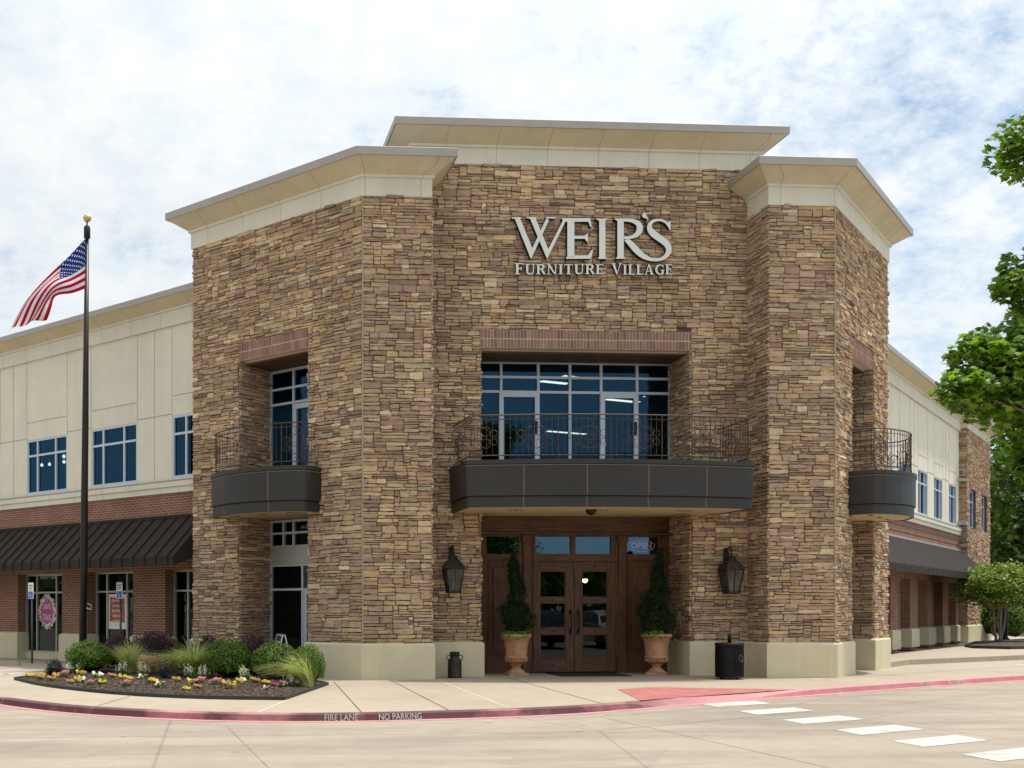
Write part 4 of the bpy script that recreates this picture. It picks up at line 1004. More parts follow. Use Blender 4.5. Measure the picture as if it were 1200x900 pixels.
# ================================================================== ENTRANCE PROPS
t = thing('milk_can', 'old dark metal milk can standing on the pavement against the plinth', 'milk can', (5.70, 23.46, 0))
mb = MB(); mb.lathe([(.150, 0), (.158, .01), (.158, .03), (.152, .04), (.152, .36), (.148, .385), (.10, .455), (.094, .47), (.094, .50)], 'lantern', 20); mb.build('body', t, False)
mb = MB(); mb.lathe([(.10, .50), (.118, .51), (.118, .53), (.10, .54), (.10, .555), (.115, .56), (.118, .575), (.02, .585)], 'lantern', 20); mb.build('lid', t, False)
for s in (-1, 1):
    mb = MB(); mb.tube([(s*.13, 0, .40), (s*.175, 0, .41), (s*.18, 0, .47), (s*.15, 0, .50), (s*.10, 0, .485)], .011, 'lantern', 6); mb.build('handle', t, False)
t = thing('litter_bin', 'round black slatted litter bin with a tall post in its lid, outside the entrance', 'bin', (11.60, 22.72, 0))
mb = MB(); mb.lathe([(.262, .06), (.268, .07), (.268, .74), (.25, .75)], 'blackmetal', 28)
for k in range(40):
    a = 2*PI*k/40; c_, s_ = math.cos(a), math.sin(a)
    mb.tube([(c_*.280, s_*.280, .05), (c_*.283, s_*.283, .40), (c_*.280, s_*.280, .74)], .0125, 'blackmetal', 4, False)
for z in (.055, .74): mb.tube([(.284*math.cos(2*PI*i/28), .284*math.sin(2*PI*i/28), z) for i in range(29)], .016, 'blackmetal', 5)
mb.build('body', t, False)
mb = MB(); mb.lathe([(.30, .745), (.305, .76), (.30, .79), (.15, .80), (.05, .80)], 'blackmetal', 28); mb.build('lid', t, False)
mb = MB(); mb.lathe([(.042, .79), (.042, .98), (.036, .995)], 'blackmetal', 12); mb.build('ash_post', t, False)
mb = MB()
for a in (.4, 2.0, 3.7, 5.3): mb.tube([(.29*math.cos(a), .29*math.sin(a), .79), (.29*math.cos(a), .29*math.sin(a), .96)], .004, 'iron', 4)
mb.tube([(.29*math.cos(2*PI*i/24), .29*math.sin(2*PI*i/24), .96) for i in range(25)], .004, 'iron', 4); mb.build('wire_guard', t, False)
mb = MB(); a0 = -1.15
for rr_ in (.075, .045): mb.tube([(.30*math.cos(a0+math.cos(2*PI*i/18)*rr_/.3), .30*math.sin(a0+math.cos(2*PI*i/18)*rr_/.3), .46+rr_*math.sin(2*PI*i/18)) for i in range(19)], .008, 'iron', 4)
mb.build('emblem', t, False)
for a in (.3, 1.87, 3.44, 5.0):
    mb = MB(); mb.lathe([(.035, 0), (.03, .06)], 'blackmetal', 8, (.22*math.cos(a), .22*math.sin(a), 0)); mb.build('foot', t, False)
# door mat
mb = MB(); mb.hexa([(8.20, 23.72, .003), (9.86, 23.72, .003), (9.86, 24.82, .003), (8.20, 24.82, .003), (8.22, 23.74, .02), (9.84, 23.74, .02), (9.84, 24.80, .02), (8.22, 24.80, .02)], 'mat_rubber')
tag(mb.build('door_mat'), 'black rubber mat lying in front of the wooden double doors', 'door mat')

def urn(x, y, label):
    t = thing('urn_planter', label, 'planter', (x, y, 0), 0, 'terracotta urns flanking the doors')
    mb = MB(); mb.bbox(-.235, .235, -.235, .235, 0, .06, 'terracotta', .015); mb.lathe([(.21, .06), (.20, .085), (.15, .12), (.105, .17), (.095, .21), (.13, .225), (.13, .25), (.10, .26)], 'terracotta', 28); mb.build('foot', t, False)
    mb = MB(); mb.lathe([(.10, .255), (.19, .29), (.235, .335), (.25, .385), (.262, .39), (.265, .425), (.245, .435), (.243, .46), (.25, .62), (.27, .76), (.305, .855), (.33, .88), (.345, .90), (.345, .935), (.33, .95), (.30, .952), (.285, .93), (.27, .88), (.02, .87)], 'terracotta', 32)
    for k in range(20):      # gadroons on the belly and flutes on the neck
        a = 2*PI*k/20; c_, s_ = math.cos(a), math.sin(a)
        mb.tube([(c_*.20, s_*.20, .295), (c_*.238, s_*.238, .335), (c_*.25, s_*.25, .383)], [.012, .022, .012], 'terracotta', 5)
    mb.build('bowl', t, False)
    mb = MB(); mb.lathe([(.275, .86), (.27, .895), (.02, .91)], 'mulch', 18); mb.build('soil', t, False)
    return t
u1 = urn(7.33, 24.25, 'terracotta urn beside the milk can side of the doors, under the forked topiary')
u1['label'] = 'weathered terracotta urn between the double doors and the milk can'
dup(u1, 'weathered terracotta urn between the double doors and the black bin', (10.62, 24.21, 0), 1.1)

def tuft(mb, p, d, n, ln, wd, m, rg, spread=.5):
    for _ in range(n):
        v = Vector((d[0]+rg.gauss(0, spread), d[1]+rg.gauss(0, spread), d[2]+rg.gauss(0, spread))).normalized(); s = v.orthogonal().normalized()
        a = rg.uniform(0, 2*PI); s = (Matrix.Rotation(a, 3, v) @ s)*wd; l = ln*rg.uniform(.6, 1.3)
        P = Vector(p); mb.face([P-s*.4, P+v*l*.45-s, P+v*l, P+v*l*.45+s], m)
def topiary(x, y, kind, label):
    t = thing('topiary_cypress', label, 'shrub', (x, y, .90)); rg = random.Random(kind)
    mb = MB(); mb.tube([(0, 0, -.03), (.01, 0, .5), (0, .01, 1.5)], [.035, .03, .012], 'bark', 7); mb.build('trunk', t, False)
    mb = MB()
    if kind == 1: prof = [(0.06, .12), (.14, .30), (.30, .40), (.46, .40), (.58, .43), (.68, .34), (.74, .20), (.9, .20), (1.05, .17), (1.2, .19), (1.35, .16), (1.5, .14), (1.62, .12), (1.75, .06), (1.92, .012)]
    else: prof = [(0.04, .14), (.14, .36), (.30, .44), (.48, .43), (.60, .38), (.68, .27), (.80, .31), (.95, .29), (1.1, .23), (1.25, .20), (1.4, .16), (1.55, .12), (1.7, .09), (1.85, .06), (2.02, .012)]
    lean = (lambda z: (-.03+.05*math.sin(z*2.2), 0)) if kind == 1 else (lambda z: (.10*max(0, z-.35)/1.6*1.2-.03, 0))
    def rad_at(z):
        for (z0, r0), (z1, r1) in zip(prof, prof[1:]):
            if z0 <= z <= z1: return r0+(r1-r0)*(z-z0)/(z1-z0)
        return .01
    for k in range(5200):
        z = rg.uniform(.05, prof[-1][0]); r = rad_at(z)
        if rg.random() > min(1, r/.40+.12): continue
        a = rg.uniform(0, 2*PI); tw = .80+.20*math.sin(a*1+z*7.5)+.22*noise.noise((math.cos(a)*3+kind*7, math.sin(a)*3, z*5))*2
        q = r*.98*tw*rg.uniform(.55, 1.08); lx, ly = lean(z); p = (lx+q*math.cos(a), ly+q*math.sin(a), z)
        tuft(mb, p, (math.cos(a)*.7, math.sin(a)*.7, .9), 3, .075, .012, 'cypress', rg, .35)
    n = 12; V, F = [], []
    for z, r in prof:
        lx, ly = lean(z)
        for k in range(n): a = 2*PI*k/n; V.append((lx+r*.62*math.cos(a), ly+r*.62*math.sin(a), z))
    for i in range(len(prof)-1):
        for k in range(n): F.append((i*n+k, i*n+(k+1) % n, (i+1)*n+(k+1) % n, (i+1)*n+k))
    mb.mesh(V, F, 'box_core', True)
    mb.build('foliage', t, False)
    return t
topiary(7.33, 24.25, 1, 'topiary cypress with a broad ball under a narrow spire, nearer the milk can')
topiary(10.62, 24.21, 2, 'topiary cypress tapering like a cone to a curved tip, nearer the black bin')
def vine(x, y, seed, a0, a1, label):
    rg = random.Random(seed); mb = MB()
    for k in range(420):
        a = rg.uniform(a0, a1); r = rg.uniform(.14, .36); z = .93+max(0, .10-abs(r-.25)*.6)*rg.random()-(.10*rg.random() if r > .33 else 0)
        p = Vector((r*math.cos(a), r*math.sin(a), z)); d = Vector((rg.gauss(0, .6), rg.gauss(0, .6), .8)).normalized(); s = d.orthogonal().normalized()*.022; u = d.cross(s).normalized()*.026
        mb.face([p-s, p-u*.3+s*0-u, p+s, p+u*1.4], 'lime')
    o = mb.build('trailing_vine'); o.location = (x, y, 0); return tag(o, label, 'plant')
vine(7.33, 24.25, 3, 2.6, 5.2, 'bright lime trailing vine over the rim of the urn nearer the milk can')
vine(10.62, 24.21, 4, 3.3, 4.9, 'small bright lime vine on the rim of the urn nearer the black bin')
# neon OPEN sign behind the transom
t = thing('open_sign', 'pink neon OPEN sign in an oval ring behind the transom window', 'sign', (10.66, YW+.10, 3.04))
rot = RX
o = text_mesh('OPEN', .20, 'neon', 'neon_lettering', (10.66, YW+.10, 3.045), rot, 0, t, 1., fill=False, bevel=.007)
mb = MB(); mb.tube([(10.66+.33*math.cos(2*PI*i/40), YW+.105, 3.045+.135*math.sin(2*PI*i/40)) for i in range(41)], .006, 'neon', 5); mb.build('neon_ring', t)
# sandwich board
t = thing('sandwich_board', 'silver framed chalk sandwich board standing by the side entrance', 'sandwich board', (1.90, 24.42, 0), rad(-82))
for s in (-1, 1):
    mb = MB()
    for x in (-.30, .30): mb.hexa([(x-.02, s*.26-.015, 0), (x+.02, s*.26-.015, 0), (x+.02, s*.26+.015, 0), (x-.02, s*.26+.015, 0), (x-.02, s*.02-.012, .95), (x+.02, s*.02-.012, .95), (x+.02, s*.02+.012, .95), (x-.02, s*.02+.012, .95)], 'silver')
    for z, yy in ((.12, .23), (.93, .025)): mb.hexa([(-.28, s*yy-.012, z-.02), (.28, s*yy-.012, z-.02), (.28, s*yy+.012, z-.02), (-.28, s*yy+.012, z-.02), (-.28, s*yy-.012, z+.02), (.28, s*yy-.012, z+.02), (.28, s*yy+.012, z+.02), (-.28, s*yy+.012, z+.02)], 'silver')
    fr = mb.build('frame', t, False)
    mb = MB(); mb.face([(-.28, s*.226, .13), (.28, s*.226, .13), (.28, s*.026, .92), (-.28, s*.026, .92)], 'chalk')
    for q in range(5):
        z = .78-q*.12; y = s*(.23-(z-.12)/.81*.205+.004)
        mb.face([(-.2+.03*(q % 2), y, z-.012), (.18-.05*(q % 3), y, z-.012), (.18-.05*(q % 3), y-s*.005, z+.012), (-.2+.03*(q % 2), y-s*.005, z+.012)], 'poster_white')
    mb.build('board', fr, True)
    bpy.context.view_layer.update()
    fr.children[0].matrix_parent_inverse = Matrix.Identity(4)
# accessible parking signs
def wheelchair(mb, x, y, z, k, m):
    mb.tube([(x+k*.5*math.cos(a*PI/9-2.4), y, z-.15*k+k*.5*math.sin(a*PI/9-2.4)) for a in range(13)], k*.09, m, 4)
    mb.tube([(x-.12*k, y, z+.62*k), (x-.08*k, y, z+.05*k), (x+.38*k, y, z+.05*k), (x+.62*k, y, z-.5*k)], k*.10, m, 4)
    mb.lathe([(k*.15*math.sin(PI*i/6)+.0005, -k*.15*math.cos(PI*i/6)) for i in range(7)], m, 8, (x-.14*k, y, z+.88*k))
def psign(x, y, label):
    t = thing('parking_sign', label, 'sign', (x, y, 0), rad(-52), 'accessible parking signs')
    mb = MB(); mb.tube([(0, 0, 0), (0, 0, 2.24)], .03, 'sign_post', 6); mb.build('post', t, False)
    mb = MB(); mb.bbox(-.15, .15, -.045, -.032, 1.80, 2.25, 'sign_white', .01); pl = mb.build('plate', t, False)
    mb = MB()
    for z0, z1, x0, x1 in ((2.15, 2.185, -.11, .11), (2.085, 2.115, -.09, .09)): mb.box(x0, x1, -.0475, -.0465, z0, z1, 'sign_green')
    mb.tube([(-.09, -.047, 2.05), (.09, -.047, 2.05)], .008, 'sign_green', 4)
    mb.box(-.12, .12, -.0485, -.0465, 1.815, 2.0, 'sign_blue'); wheelchair(mb, -.01, -.0495, 1.885, .07, 'sign_white'); mb.build('symbol', pl, False)
    return t
p1 = psign(-4.62, 30.15, 'blue and white accessible parking sign before the window with the magenta poster')
dup(p1, 'blue and white accessible parking sign before the window with the red framed poster', (-2.12, 29.55, 0))
# posters hung inside the shop windows
def poster(G, a, z, wd, ht, kind, label):
    t = thing('window_poster', label, 'poster', G.p(a, -.345, z-ht/2))
    mb = MB(); o = -.352
    if kind == 0:
        mbp = MB(); rg = random.Random(5); n = 26
        pts = []
        for i in range(n): 
            q = 2*PI*i/n; k = 1+rg.uniform(-.07, .07); pts.append(G.p(a+wd*.46*math.cos(q)*k*(1.05 if abs(math.cos(q)) > .6 else 1), o+.004, z+ht*.45*math.sin(q)*k))
        mbp.face(pts, 'poster_purple')
        for i in range(130):
            q = rg.uniform(0, 2*PI); k = rg.uniform(.85, 1.12); c = (a+wd*.46*math.cos(q)*k, z+ht*.48*math.sin(q)*k); s = rg.uniform(.02, .05)
            P = [G.p(c[0]+s*math.cos(v*PI/3), o+.006+i*.00004, c[1]+s*math.sin(v*PI/3)) for v in range(6)]; mbp.face(P, 'poster_flower')
        pa = mbp.build('paper', t)
        ang = math.atan2(G.d.y, G.d.x)+PI
        Rz = Matrix.Rotation(ang, 4, 'Z') @ RX
        for tx, dz, sz in (('SAVE', .15, .24), ('TAX', -.17, .27)):
            text_mesh(tx, sz, 'poster_white', 'lettering', Vector(G.p(a, o+.016, z+dz)), Rz, .001, pa, .72)
    else:
        G.box(mb, a-wd/2, a+wd/2, o-.004, o+.002, z-ht/2, z+ht/2, 'poster_white'); pa = mb.build('paper', t)
        mb = MB(); tl = .02
        mb.face([G.p(a-wd*.42, o+.006, z-ht*.30-tl), G.p(a+wd*.42, o+.006, z-ht*.30+tl), G.p(a+wd*.40, o+.006, z+ht*.40+tl), G.p(a-wd*.40, o+.006, z+ht*.40-tl)], 'poster_red')
        rg = random.Random(9)
        for r_ in range(5):
            x = -wd*(.26+.03*(r_ % 2)); zz = z+ht*(.31-.145*r_)
            while x < wd*.26:
                s = rg.uniform(.02, .05); hh = rg.uniform(.028, .045); G.box(mb, a+x, a+x+s, o+.007, o+.009, zz-ht*hh, zz+ht*hh, 'poster_pink'); x += s+rg.uniform(.008, .03)
        mb.build('print', pa)
    return t
poster(GL, 12.36, 1.42, .80, .95, 0, 'magenta poster reading SAVE and TAX with flowers round its edge, inside the shop window')
poster(GL, 9.16, 1.44, .76, .98, 1, 'white poster with a red brown printed panel inside the shop window beside the boxwood')
# wheel stop
mb = MB(); mb.hexa([(-7.2, 28.55, 0), (-4.75, 28.85, 0), (-4.75, 29.05, 0), (-7.2, 28.75, 0), (-7.2, 28.6, .13), (-4.78, 28.89, .13), (-4.78, 29.01, .13), (-7.2, 28.70, .13)], 'walk')
tag(mb.build('wheel_stop'), 'low concrete wheel stop on the pavement before the brick pillar', 'wheel stop')

# ceiling lights in the upstairs showroom, lamps behind the doors
CLAB = ['fluorescent ceiling light nearest the glass, seen through the upper middle window', 'fluorescent ceiling light hung beside the nearest one behind the balcony window', 'fluorescent ceiling light above the second balcony door', 'short fluorescent ceiling light past the second balcony door', 'fluorescent ceiling light low behind the balcony railing in the middle', 'fluorescent ceiling light deepest inside the upstairs room', 'fluorescent ceiling light close to the dark end wall of the upstairs room']
for (x, y, ln_), lb in zip([(9.56, 26.4, 1.0), (9.15, 27.0, .9), (11.87, 29.3, 1.2), (12.5, 28.7, .6), (12.2, 34.8, 1.6), (14.9, 37.5, 1.3), (14.3, 32.1, .7)], CLAB):
    t = thing('ceiling_light', lb, 'ceiling light', (x, y, 7.40), rad(20), 'strip lights upstairs')
    mb = MB(); mb.box(-ln_/2, ln_/2, -.11, .11, -.05, .0, 'sign_white'); mb.build('housing', t, False)
    mb = MB(); mb.box(-ln_/2+.02, ln_/2-.02, -.09, .09, -.058, -.051, 'lamp_tube'); mb.build('diffuser', t, False)
for (x, y, z), lb in zip([(10.55, 28.6, 2.30), (8.75, 28.4, 2.45), (9.05, 29.0, 2.28), (8.9, 30.0, 2.6)], ['warm pendant lamp glowing inside, seen through the second door leaf', 'small pendant lamp inside, highest in the top pane of the first door leaf', 'small pendant lamp inside, lowest in the top pane of the first door leaf', 'small pendant lamp farthest inside behind the first door leaf']):
    t = thing('pendant_lamp', lb, 'lamp', (x, y, z)); big = 1. if x > 10 else .45
    mb = MB(); mb.tube([(0, 0, .08), (0, 0, 3.66-z)], .006, 'blackmetal', 4); mb.build('cord', t, False)
    mb = MB(); mb.lathe([(.07*big*math.sin(PI*i/8)+.001, -.07*big*math.cos(PI*i/8)) for i in range(9)], 'lamp_warm', 10); mb.build('bulb', t, False)
    mb = MB(); mb.lathe([(.12*big, .03), (.05*big, .10), (.015, .11)], 'blackmetal', 10); mb.build('lamp_shade', t, False)

for (a, o, z), lb in zip([(14.34, -1.63, 6.13), (14.73, -2.23, 6.25), (12.56, -1.13, 6.19), (12.81, -1.33, 6.07)], ['tiny white ceiling spotlight in the middle lite of the outermost upper window', 'tiny white spotlight farther back in the outermost upper window', 'tiny white spotlight at the top of the outermost upper window by its frame', 'tiny white spotlight lower by the frame of the outermost upper window']):
    t = thing('spotlight', lb, 'lamp', GL.p(a, o, z), 0, 'spotlights in the upper wing window')
    mb = MB(); mb.lathe([(.001, -.05), (.045, -.03), (.05, 0), (.03, .05)], 'lamp_tube', 10); mb.build('bulb', t, False)
    mb = MB(); mb.tube([(0, 0, .05), (0, 0, 8.5-z)], .008, 'silver', 4); mb.build('stem', t, False)
# ================================================================== FLOWER BED
BED = smooth_path([(-3.95, 23.35), (-3.3, 21.9), (-2.86, 21.12), (-2.08, 20.05), (-1.24, 19.15), (-.47, 18.62), (.41, 18.24), (1.46, 18.07)], 1)+[(2.62, 21.45), (2.30, 22.6), (1.2, 24.6), (-.4, 26.6), (-1.9, 27.7), (-2.9, 27.0)]
def inside(x, y, P):
    c = False
    for i in range(len(P)):
        a, b = P[i], P[i-1]
        if (a[1] > y) != (b[1] > y) and x < (b[0]-a[0])*(y-a[1])/(b[1]-a[1])+a[0]: c = not c
    return c
def edge_d(x, y, P):
    return min(((Vector((x, y))-Vector(P[i])).length if (Vector(P[i-1])-Vector(P[i])).length < 1e-6 else (lambda a, b, p: (p-(a+(b-a)*max(0, min(1, (p-a).dot(b-a)/(b-a).length_squared)))).length)(Vector(P[i]), Vector(P[i-1]), Vector((x, y)))) for i in range(len(P)))
def bed_z(x, y): return .035+.045*min(1, edge_d(x, y, BED)/1.2)+.015*noise.noise((x*3, y*3, 0))
def mulch_bed(P, name, chips, seed, zf, z0=0):
    rg = random.Random(seed); mb = MB(); xs = [p[0] for p in P]; ys = [p[1] for p in P]; st = .16
    bm = bmesh.new(); vs = [bm.verts.new((x, y, z0+.045)) for x, y in P]; bm.faces.new(vs); bmesh.ops.triangulate(bm, faces=bm.faces[:])
    bmesh.ops.subdivide_edges(bm, edges=bm.edges[:], cuts=5, use_grid_fill=True)
    for v in bm.verts: v.co.z = zf(v.co.x, v.co.y)
    i0 = {v: i for i, v in enumerate(bm.verts)}
    mb.mesh([v.co[:] for v in bm.verts], [[i0[v] for v in f.verts] for f in bm.faces], 'mulch', True); bm.free()
    for _ in range(chips):
        x, y = rg.uniform(min(xs), max(xs)), rg.uniform(min(ys), max(ys))
        if not inside(x, y, P): continue
        z = zf(x, y)+rg.uniform(0, .014); a = rg.uniform(0, PI); l = rg.uniform(.008, .032); w_ = rg.uniform(.003, .009); u = Vector((math.cos(a), math.sin(a), rg.uniform(-.5, .5)))*l; v = Vector((-math.sin(a), math.cos(a), rg.uniform(-.3, .3)))*w_
        p = Vector((x, y, z)); mb.face([p-u-v, p+u-v, p+u+v, p-u+v], 'mulch')
    return tag(mb.build(name), kind='stuff')
mulch_bed(BED, 'mulch', 42000, 1, bed_z)
eg = MB()
for k in range(len(BED)):
    a, b = Vector(BED[k-1]), Vector(BED[k]); d = (b-a).normalized(); nrm = Vector((d.y, -d.x))*.018
    eg.hexa([(*(a-nrm), .002), (*(b-nrm), .002), (*(b+nrm), .002), (*(a+nrm), .002), (*(a-nrm), .062), (*(b-nrm), .062), (*(b+nrm), .062), (*(a+nrm), .062)], 'edging')
tag(eg.build('bed_edging'), 'low dark edging strip around the mulched flower bed', 'edging')

def shrub_mesh(name, leaf, core, n, leaf_size, seed, rx=.5, rz=.5, lump=.12, depth=.25, pointy=False):
    """unit shrub: leaves through the outer shell of a lumpy dome"""
    rg = random.Random(seed); mb = MB()
    def rr(d): return 1+lump*noise.noise(Vector(d)*2.2+Vector((seed, 0, 0)))+lump*.5*noise.noise(Vector(d)*5+Vector((0, seed, 0)))
    for _ in range(n):
        d = Vector((rg.gauss(0, 1), rg.gauss(0, 1), rg.gauss(0, 1))).normalized()
        if d.z < -.55: continue
        k = rr(d)*(1-depth*rg.random()**2); p = Vector((d.x*rx*k, d.y*rx*k, rz+d.z*rz*k))
        if p.z < .02: continue
        nd = (d+Vector((rg.gauss(0, .55), rg.gauss(0, .55), rg.gauss(0, .55)+.25))).normalized(); s = nd.orthogonal().normalized(); s = Matrix.Rotation(rg.uniform(0, 6.28), 3, nd) @ s; u = nd.cross(s)
        l = leaf_size*rg.uniform(.7, 1.35); w_ = l*.55
        if pointy: u = (u*.6+d*.8).normalized()
        mb.face([p-u*l*.5, p+s*w_*.5, p+u*l*.5+nd*l*.1, p-s*w_*.5], leaf)
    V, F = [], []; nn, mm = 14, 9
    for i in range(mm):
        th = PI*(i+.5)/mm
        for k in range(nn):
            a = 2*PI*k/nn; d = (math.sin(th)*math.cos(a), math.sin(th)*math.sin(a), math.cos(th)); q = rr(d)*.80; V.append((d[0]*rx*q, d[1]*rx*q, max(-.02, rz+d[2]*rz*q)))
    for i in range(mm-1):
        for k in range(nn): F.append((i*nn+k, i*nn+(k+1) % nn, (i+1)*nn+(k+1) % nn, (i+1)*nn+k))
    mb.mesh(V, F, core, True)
    return mb
BZ = bed_z
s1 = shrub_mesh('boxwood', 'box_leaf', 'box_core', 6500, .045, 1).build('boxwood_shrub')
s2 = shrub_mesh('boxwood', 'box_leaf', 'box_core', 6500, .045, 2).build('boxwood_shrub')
def put(o, x, y, sx, sz, rz, label, cat, group, sink=.06):
    y -= .5; sz *= 1.12
    o.location = (x, y, BZ(x, y)-sink); o.scale = (sx, sx, sz); o.rotation_euler = (0, 0, rz); return tag(o, label, cat, group)
BG = 'clipped boxwood balls in the flower bed'
put(s1, -2.49, 25.2, 1.06, .72, 0, 'large round clipped boxwood in front of the flagpole', 'shrub', BG)
put(s2, .64, 23.1, .96, .80, 1, 'round clipped boxwood between the middle feather grass and the purple shrubs', 'shrub', BG)
put(dup(s1), 1.62, 22.75, 1.0, .77, 2.1, 'round clipped boxwood half hidden behind the leaning feather grass', 'shrub', BG)
put(dup(s2), 2.16, 21.35, .66, .76, 4, 'small round clipped boxwood at the corner of the bed by the plinth', 'shrub', BG)
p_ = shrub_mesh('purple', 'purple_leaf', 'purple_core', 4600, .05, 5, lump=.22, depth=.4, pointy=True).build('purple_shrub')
PG = 'purple leaved shrubs in the flower bed'
put(p_, -1.05, 26.6, 1.24, .84, 0, 'largest purple leaved shrub, behind the brown boulder', 'shrub', PG)
put(dup(p_), -1.95, 26.9, .85, .75, 1.4, 'purple leaved shrub behind the feather grass nearest the flagpole', 'shrub', PG)
put(dup(p_), .25, 25.4, .95, .80, 2.6, 'purple leaved shrub between the middle feather grass and a boxwood', 'shrub', PG)
put(dup(p_), 1.27, 24.3, .95, .84, 3.9, 'purple leaved shrub between two boxwoods near the sandwich board', 'shrub', PG)
put(dup(p_), 1.75, 23.7, .6, .62, 5.0, 'purple leaved shrub just in front of the sandwich board', 'shrub', PG)
def grass_clump(seed, n, ht, wind, spread):
    rg = random.Random(seed); mb = MB()
    for _ in range(n):
        a = rg.uniform(0, 2*PI); l = ht*rg.uniform(.6, 1.15); r0 = .13*math.sqrt(rg.random()); q_ = rg.gauss(0, .12); b = Vector((r0*math.cos(a), r0*math.sin(a), 0))
        dx = Vector((math.cos(a)*spread*rg.uniform(.2, 1.2)+wind[0]*rg.uniform(.25, 1.3)+q_, math.sin(a)*spread*rg.uniform(.2, 1.2)+wind[1]*rg.uniform(.5, 1.2)+q_, 0))
        side = Vector((-math.sin(a), math.cos(a), 0))*.0075*rg.uniform(.6, 1.3); pts = []
        for k in range(6):
            t = k/5; pts.append(b+dx*l*(t**1.7)+Vector((0, 0, l*(t*1.02-.48*t**2.6*min(1.3, dx.length+.25)))))
        V = []
        for k, q in enumerate(pts): f = 1-k/5*.8; V += [q-side*f, q+side*f]
        mb.mesh(V, [(2*k, 2*k+1, 2*k+3, 2*k+2) for k in range(5)], 'feather')
    return mb
GG = 'feather grass clumps in the flower bed'
for sd, (x, y), n, ht, wind, spr, lb in ((21, (-1.55, 24.9), 800, .86, (-.12, 0), .62, 'green upright feather grass clump beside the large boxwood'), (22, (-.10, 23.75), 1300, .98, (-.42, .1), 1.0, 'wide pale feather grass clump beside the brown boulder'), (23, (2.12, 20.95), 620, .84, (-.80, -.1), .42, 'straw coloured feather grass leaning over in front of the two boxwoods by the plinth')):
    y -= .4; o = grass_clump(sd, n, ht, wind, spr).build('feather_grass'); o.location = (x, y, BZ(x, y)-.02); tag(o, lb, 'grass clump', GG)
def boulder(seed, sx, sy, sz, m):
    bm = bmesh.new(); bmesh.ops.create_icosphere(bm, subdivisions=4, radius=1)
    for v in bm.verts:
        d = v.co.normalized(); k = 1+.30*noise.noise(d*1.3+Vector((seed, 0, 0)))+.14*noise.noise(d*3.1+Vector((seed, 3, 0)))+.05*noise.noise(d*8); c = noise.cell(d*1.7+Vector((seed, 0, 0)))*.12
        v.co = Vector((d.x*sx, d.y*sy, d.z*sz))*(k+c*.4)
    mb = MB(); i0 = {v: i for i, v in enumerate(bm.verts)}; mb.mesh([v.co[:] for v in bm.verts], [[i0[v] for v in f.verts] for f in bm.faces], m, False); bm.free(); return mb
o = boulder(3, .40, .26, .27, 'boulder').build('boulder'); o.location = (-1.0, 23.85, .20); o.rotation_euler = (.1, .5, .3); tag(o, 'rough dark brown boulder among the flowers', 'boulder')
o = boulder(8, .17, .15, .2, 'boulder_tan').build('boulder'); o.location = (-.60, 23.4, .20); o.rotation_euler = (0, .3, .9); tag(o, 'small pale tan boulder leaning against the brown one', 'boulder')
d_ = shrub_mesh('dark', 'dark_leaf', 'purple_core', 900, .11, 9, lump=.55, depth=.75, pointy=True).build('rose_bush')
put(d_, -3.15, 24.3, .40, .36, 0, 'small dark leafed bush near the pointed tip of the bed', 'shrub', 'small dark bushes in the flower bed')
put(dup(d_), -.66, 22.8, .36, .34, 2, 'small dark leafed bush in front of the boulders', 'shrub', 'small dark bushes in the flower bed')
# bedding flowers
def flower_clump(seed, cols, n, r, h, psize, spike=False):
    rg = random.Random(seed); lf, fl = MB(), MB()
    for _ in range(70):
        a = rg.uniform(0, 6.28); q = r*math.sqrt(rg.random()); p = Vector((q*math.cos(a), q*math.sin(a), rg.uniform(.01, h*.75))); d = Vector((rg.gauss(0, .7), rg.gauss(0, .7), .8)).normalized(); s = d.orthogonal().normalized()*.016; u = d.cross(s).normalized()*.03
        lf.face([p-u, p+s, p+u, p-s], 'flower_leaf')
    for k in range(n):
        a = rg.uniform(0, 6.28); q = r*math.sqrt(rg.random()); x = q*math.cos(a); y = q*math.sin(a)
        col = cols[min(len(cols)-1, int((x/r*.5+.5)*len(cols)))] if len(cols) > 1 else cols[0]
        if spike:
            z0 = rg.uniform(.08, h); 
            for j in range(7):
                p = Vector((x+rg.gauss(0, .014), y+rg.gauss(0, .014), z0+j*.022)); d = Vector((rg.gauss(0, 1), rg.gauss(0, 1)-.4, .3)).normalized(); s = d.orthogonal().normalized()*psize*.5; u = d.cross(s)
                fl.face([p-s, p-u, p+s, p+u], col)
            continue
        p = Vector((x, y, h*rg.uniform(.55, 1.25))); d = Vector((rg.gauss(0, .4), rg.gauss(-.75, .4), .6)).normalized(); s = d.orthogonal().normalized(); u = d.cross(s)
        for j in range(5):
            b = j*2*PI/5; c_ = p+(s*math.cos(b)+u*math.sin(b))*psize*.42; w_ = psize*.36
            fl.face([c_+(s*math.cos(v*PI/3)+u*math.sin(v*PI/3))*w_+d*.003*(j-2) for v in range(6)], col)
    return lf, fl
def make_flowers(name, x, y, label, cat, group, **k):
    y -= .25; lf, fl = flower_clump(**k); t = thing(name, label, cat, (x, y, BZ(x, y)-.005), 0, group)
    lf.build('leaves', t, False); fl.build('blossoms', t, False); return t
FGp = 'pansy clumps in the flower bed'
kinds = {'y': ['pet_yellow'], 'o': ['pet_orange'], 'p': ['pet_pink'], 'w': ['pet_white'], 'yo': ['pet_yellow', 'pet_orange', 'pet_yellow'], 'wy': ['pet_yellow', 'pet_white'], 'pw': ['pet_white', 'pet_pink'], 'yp': ['pet_yellow', 'pet_pink'], 'op': ['pet_pink', 'pet_orange', 'pet_yellow'], 'm': ['pet_magenta']}
protos = {}
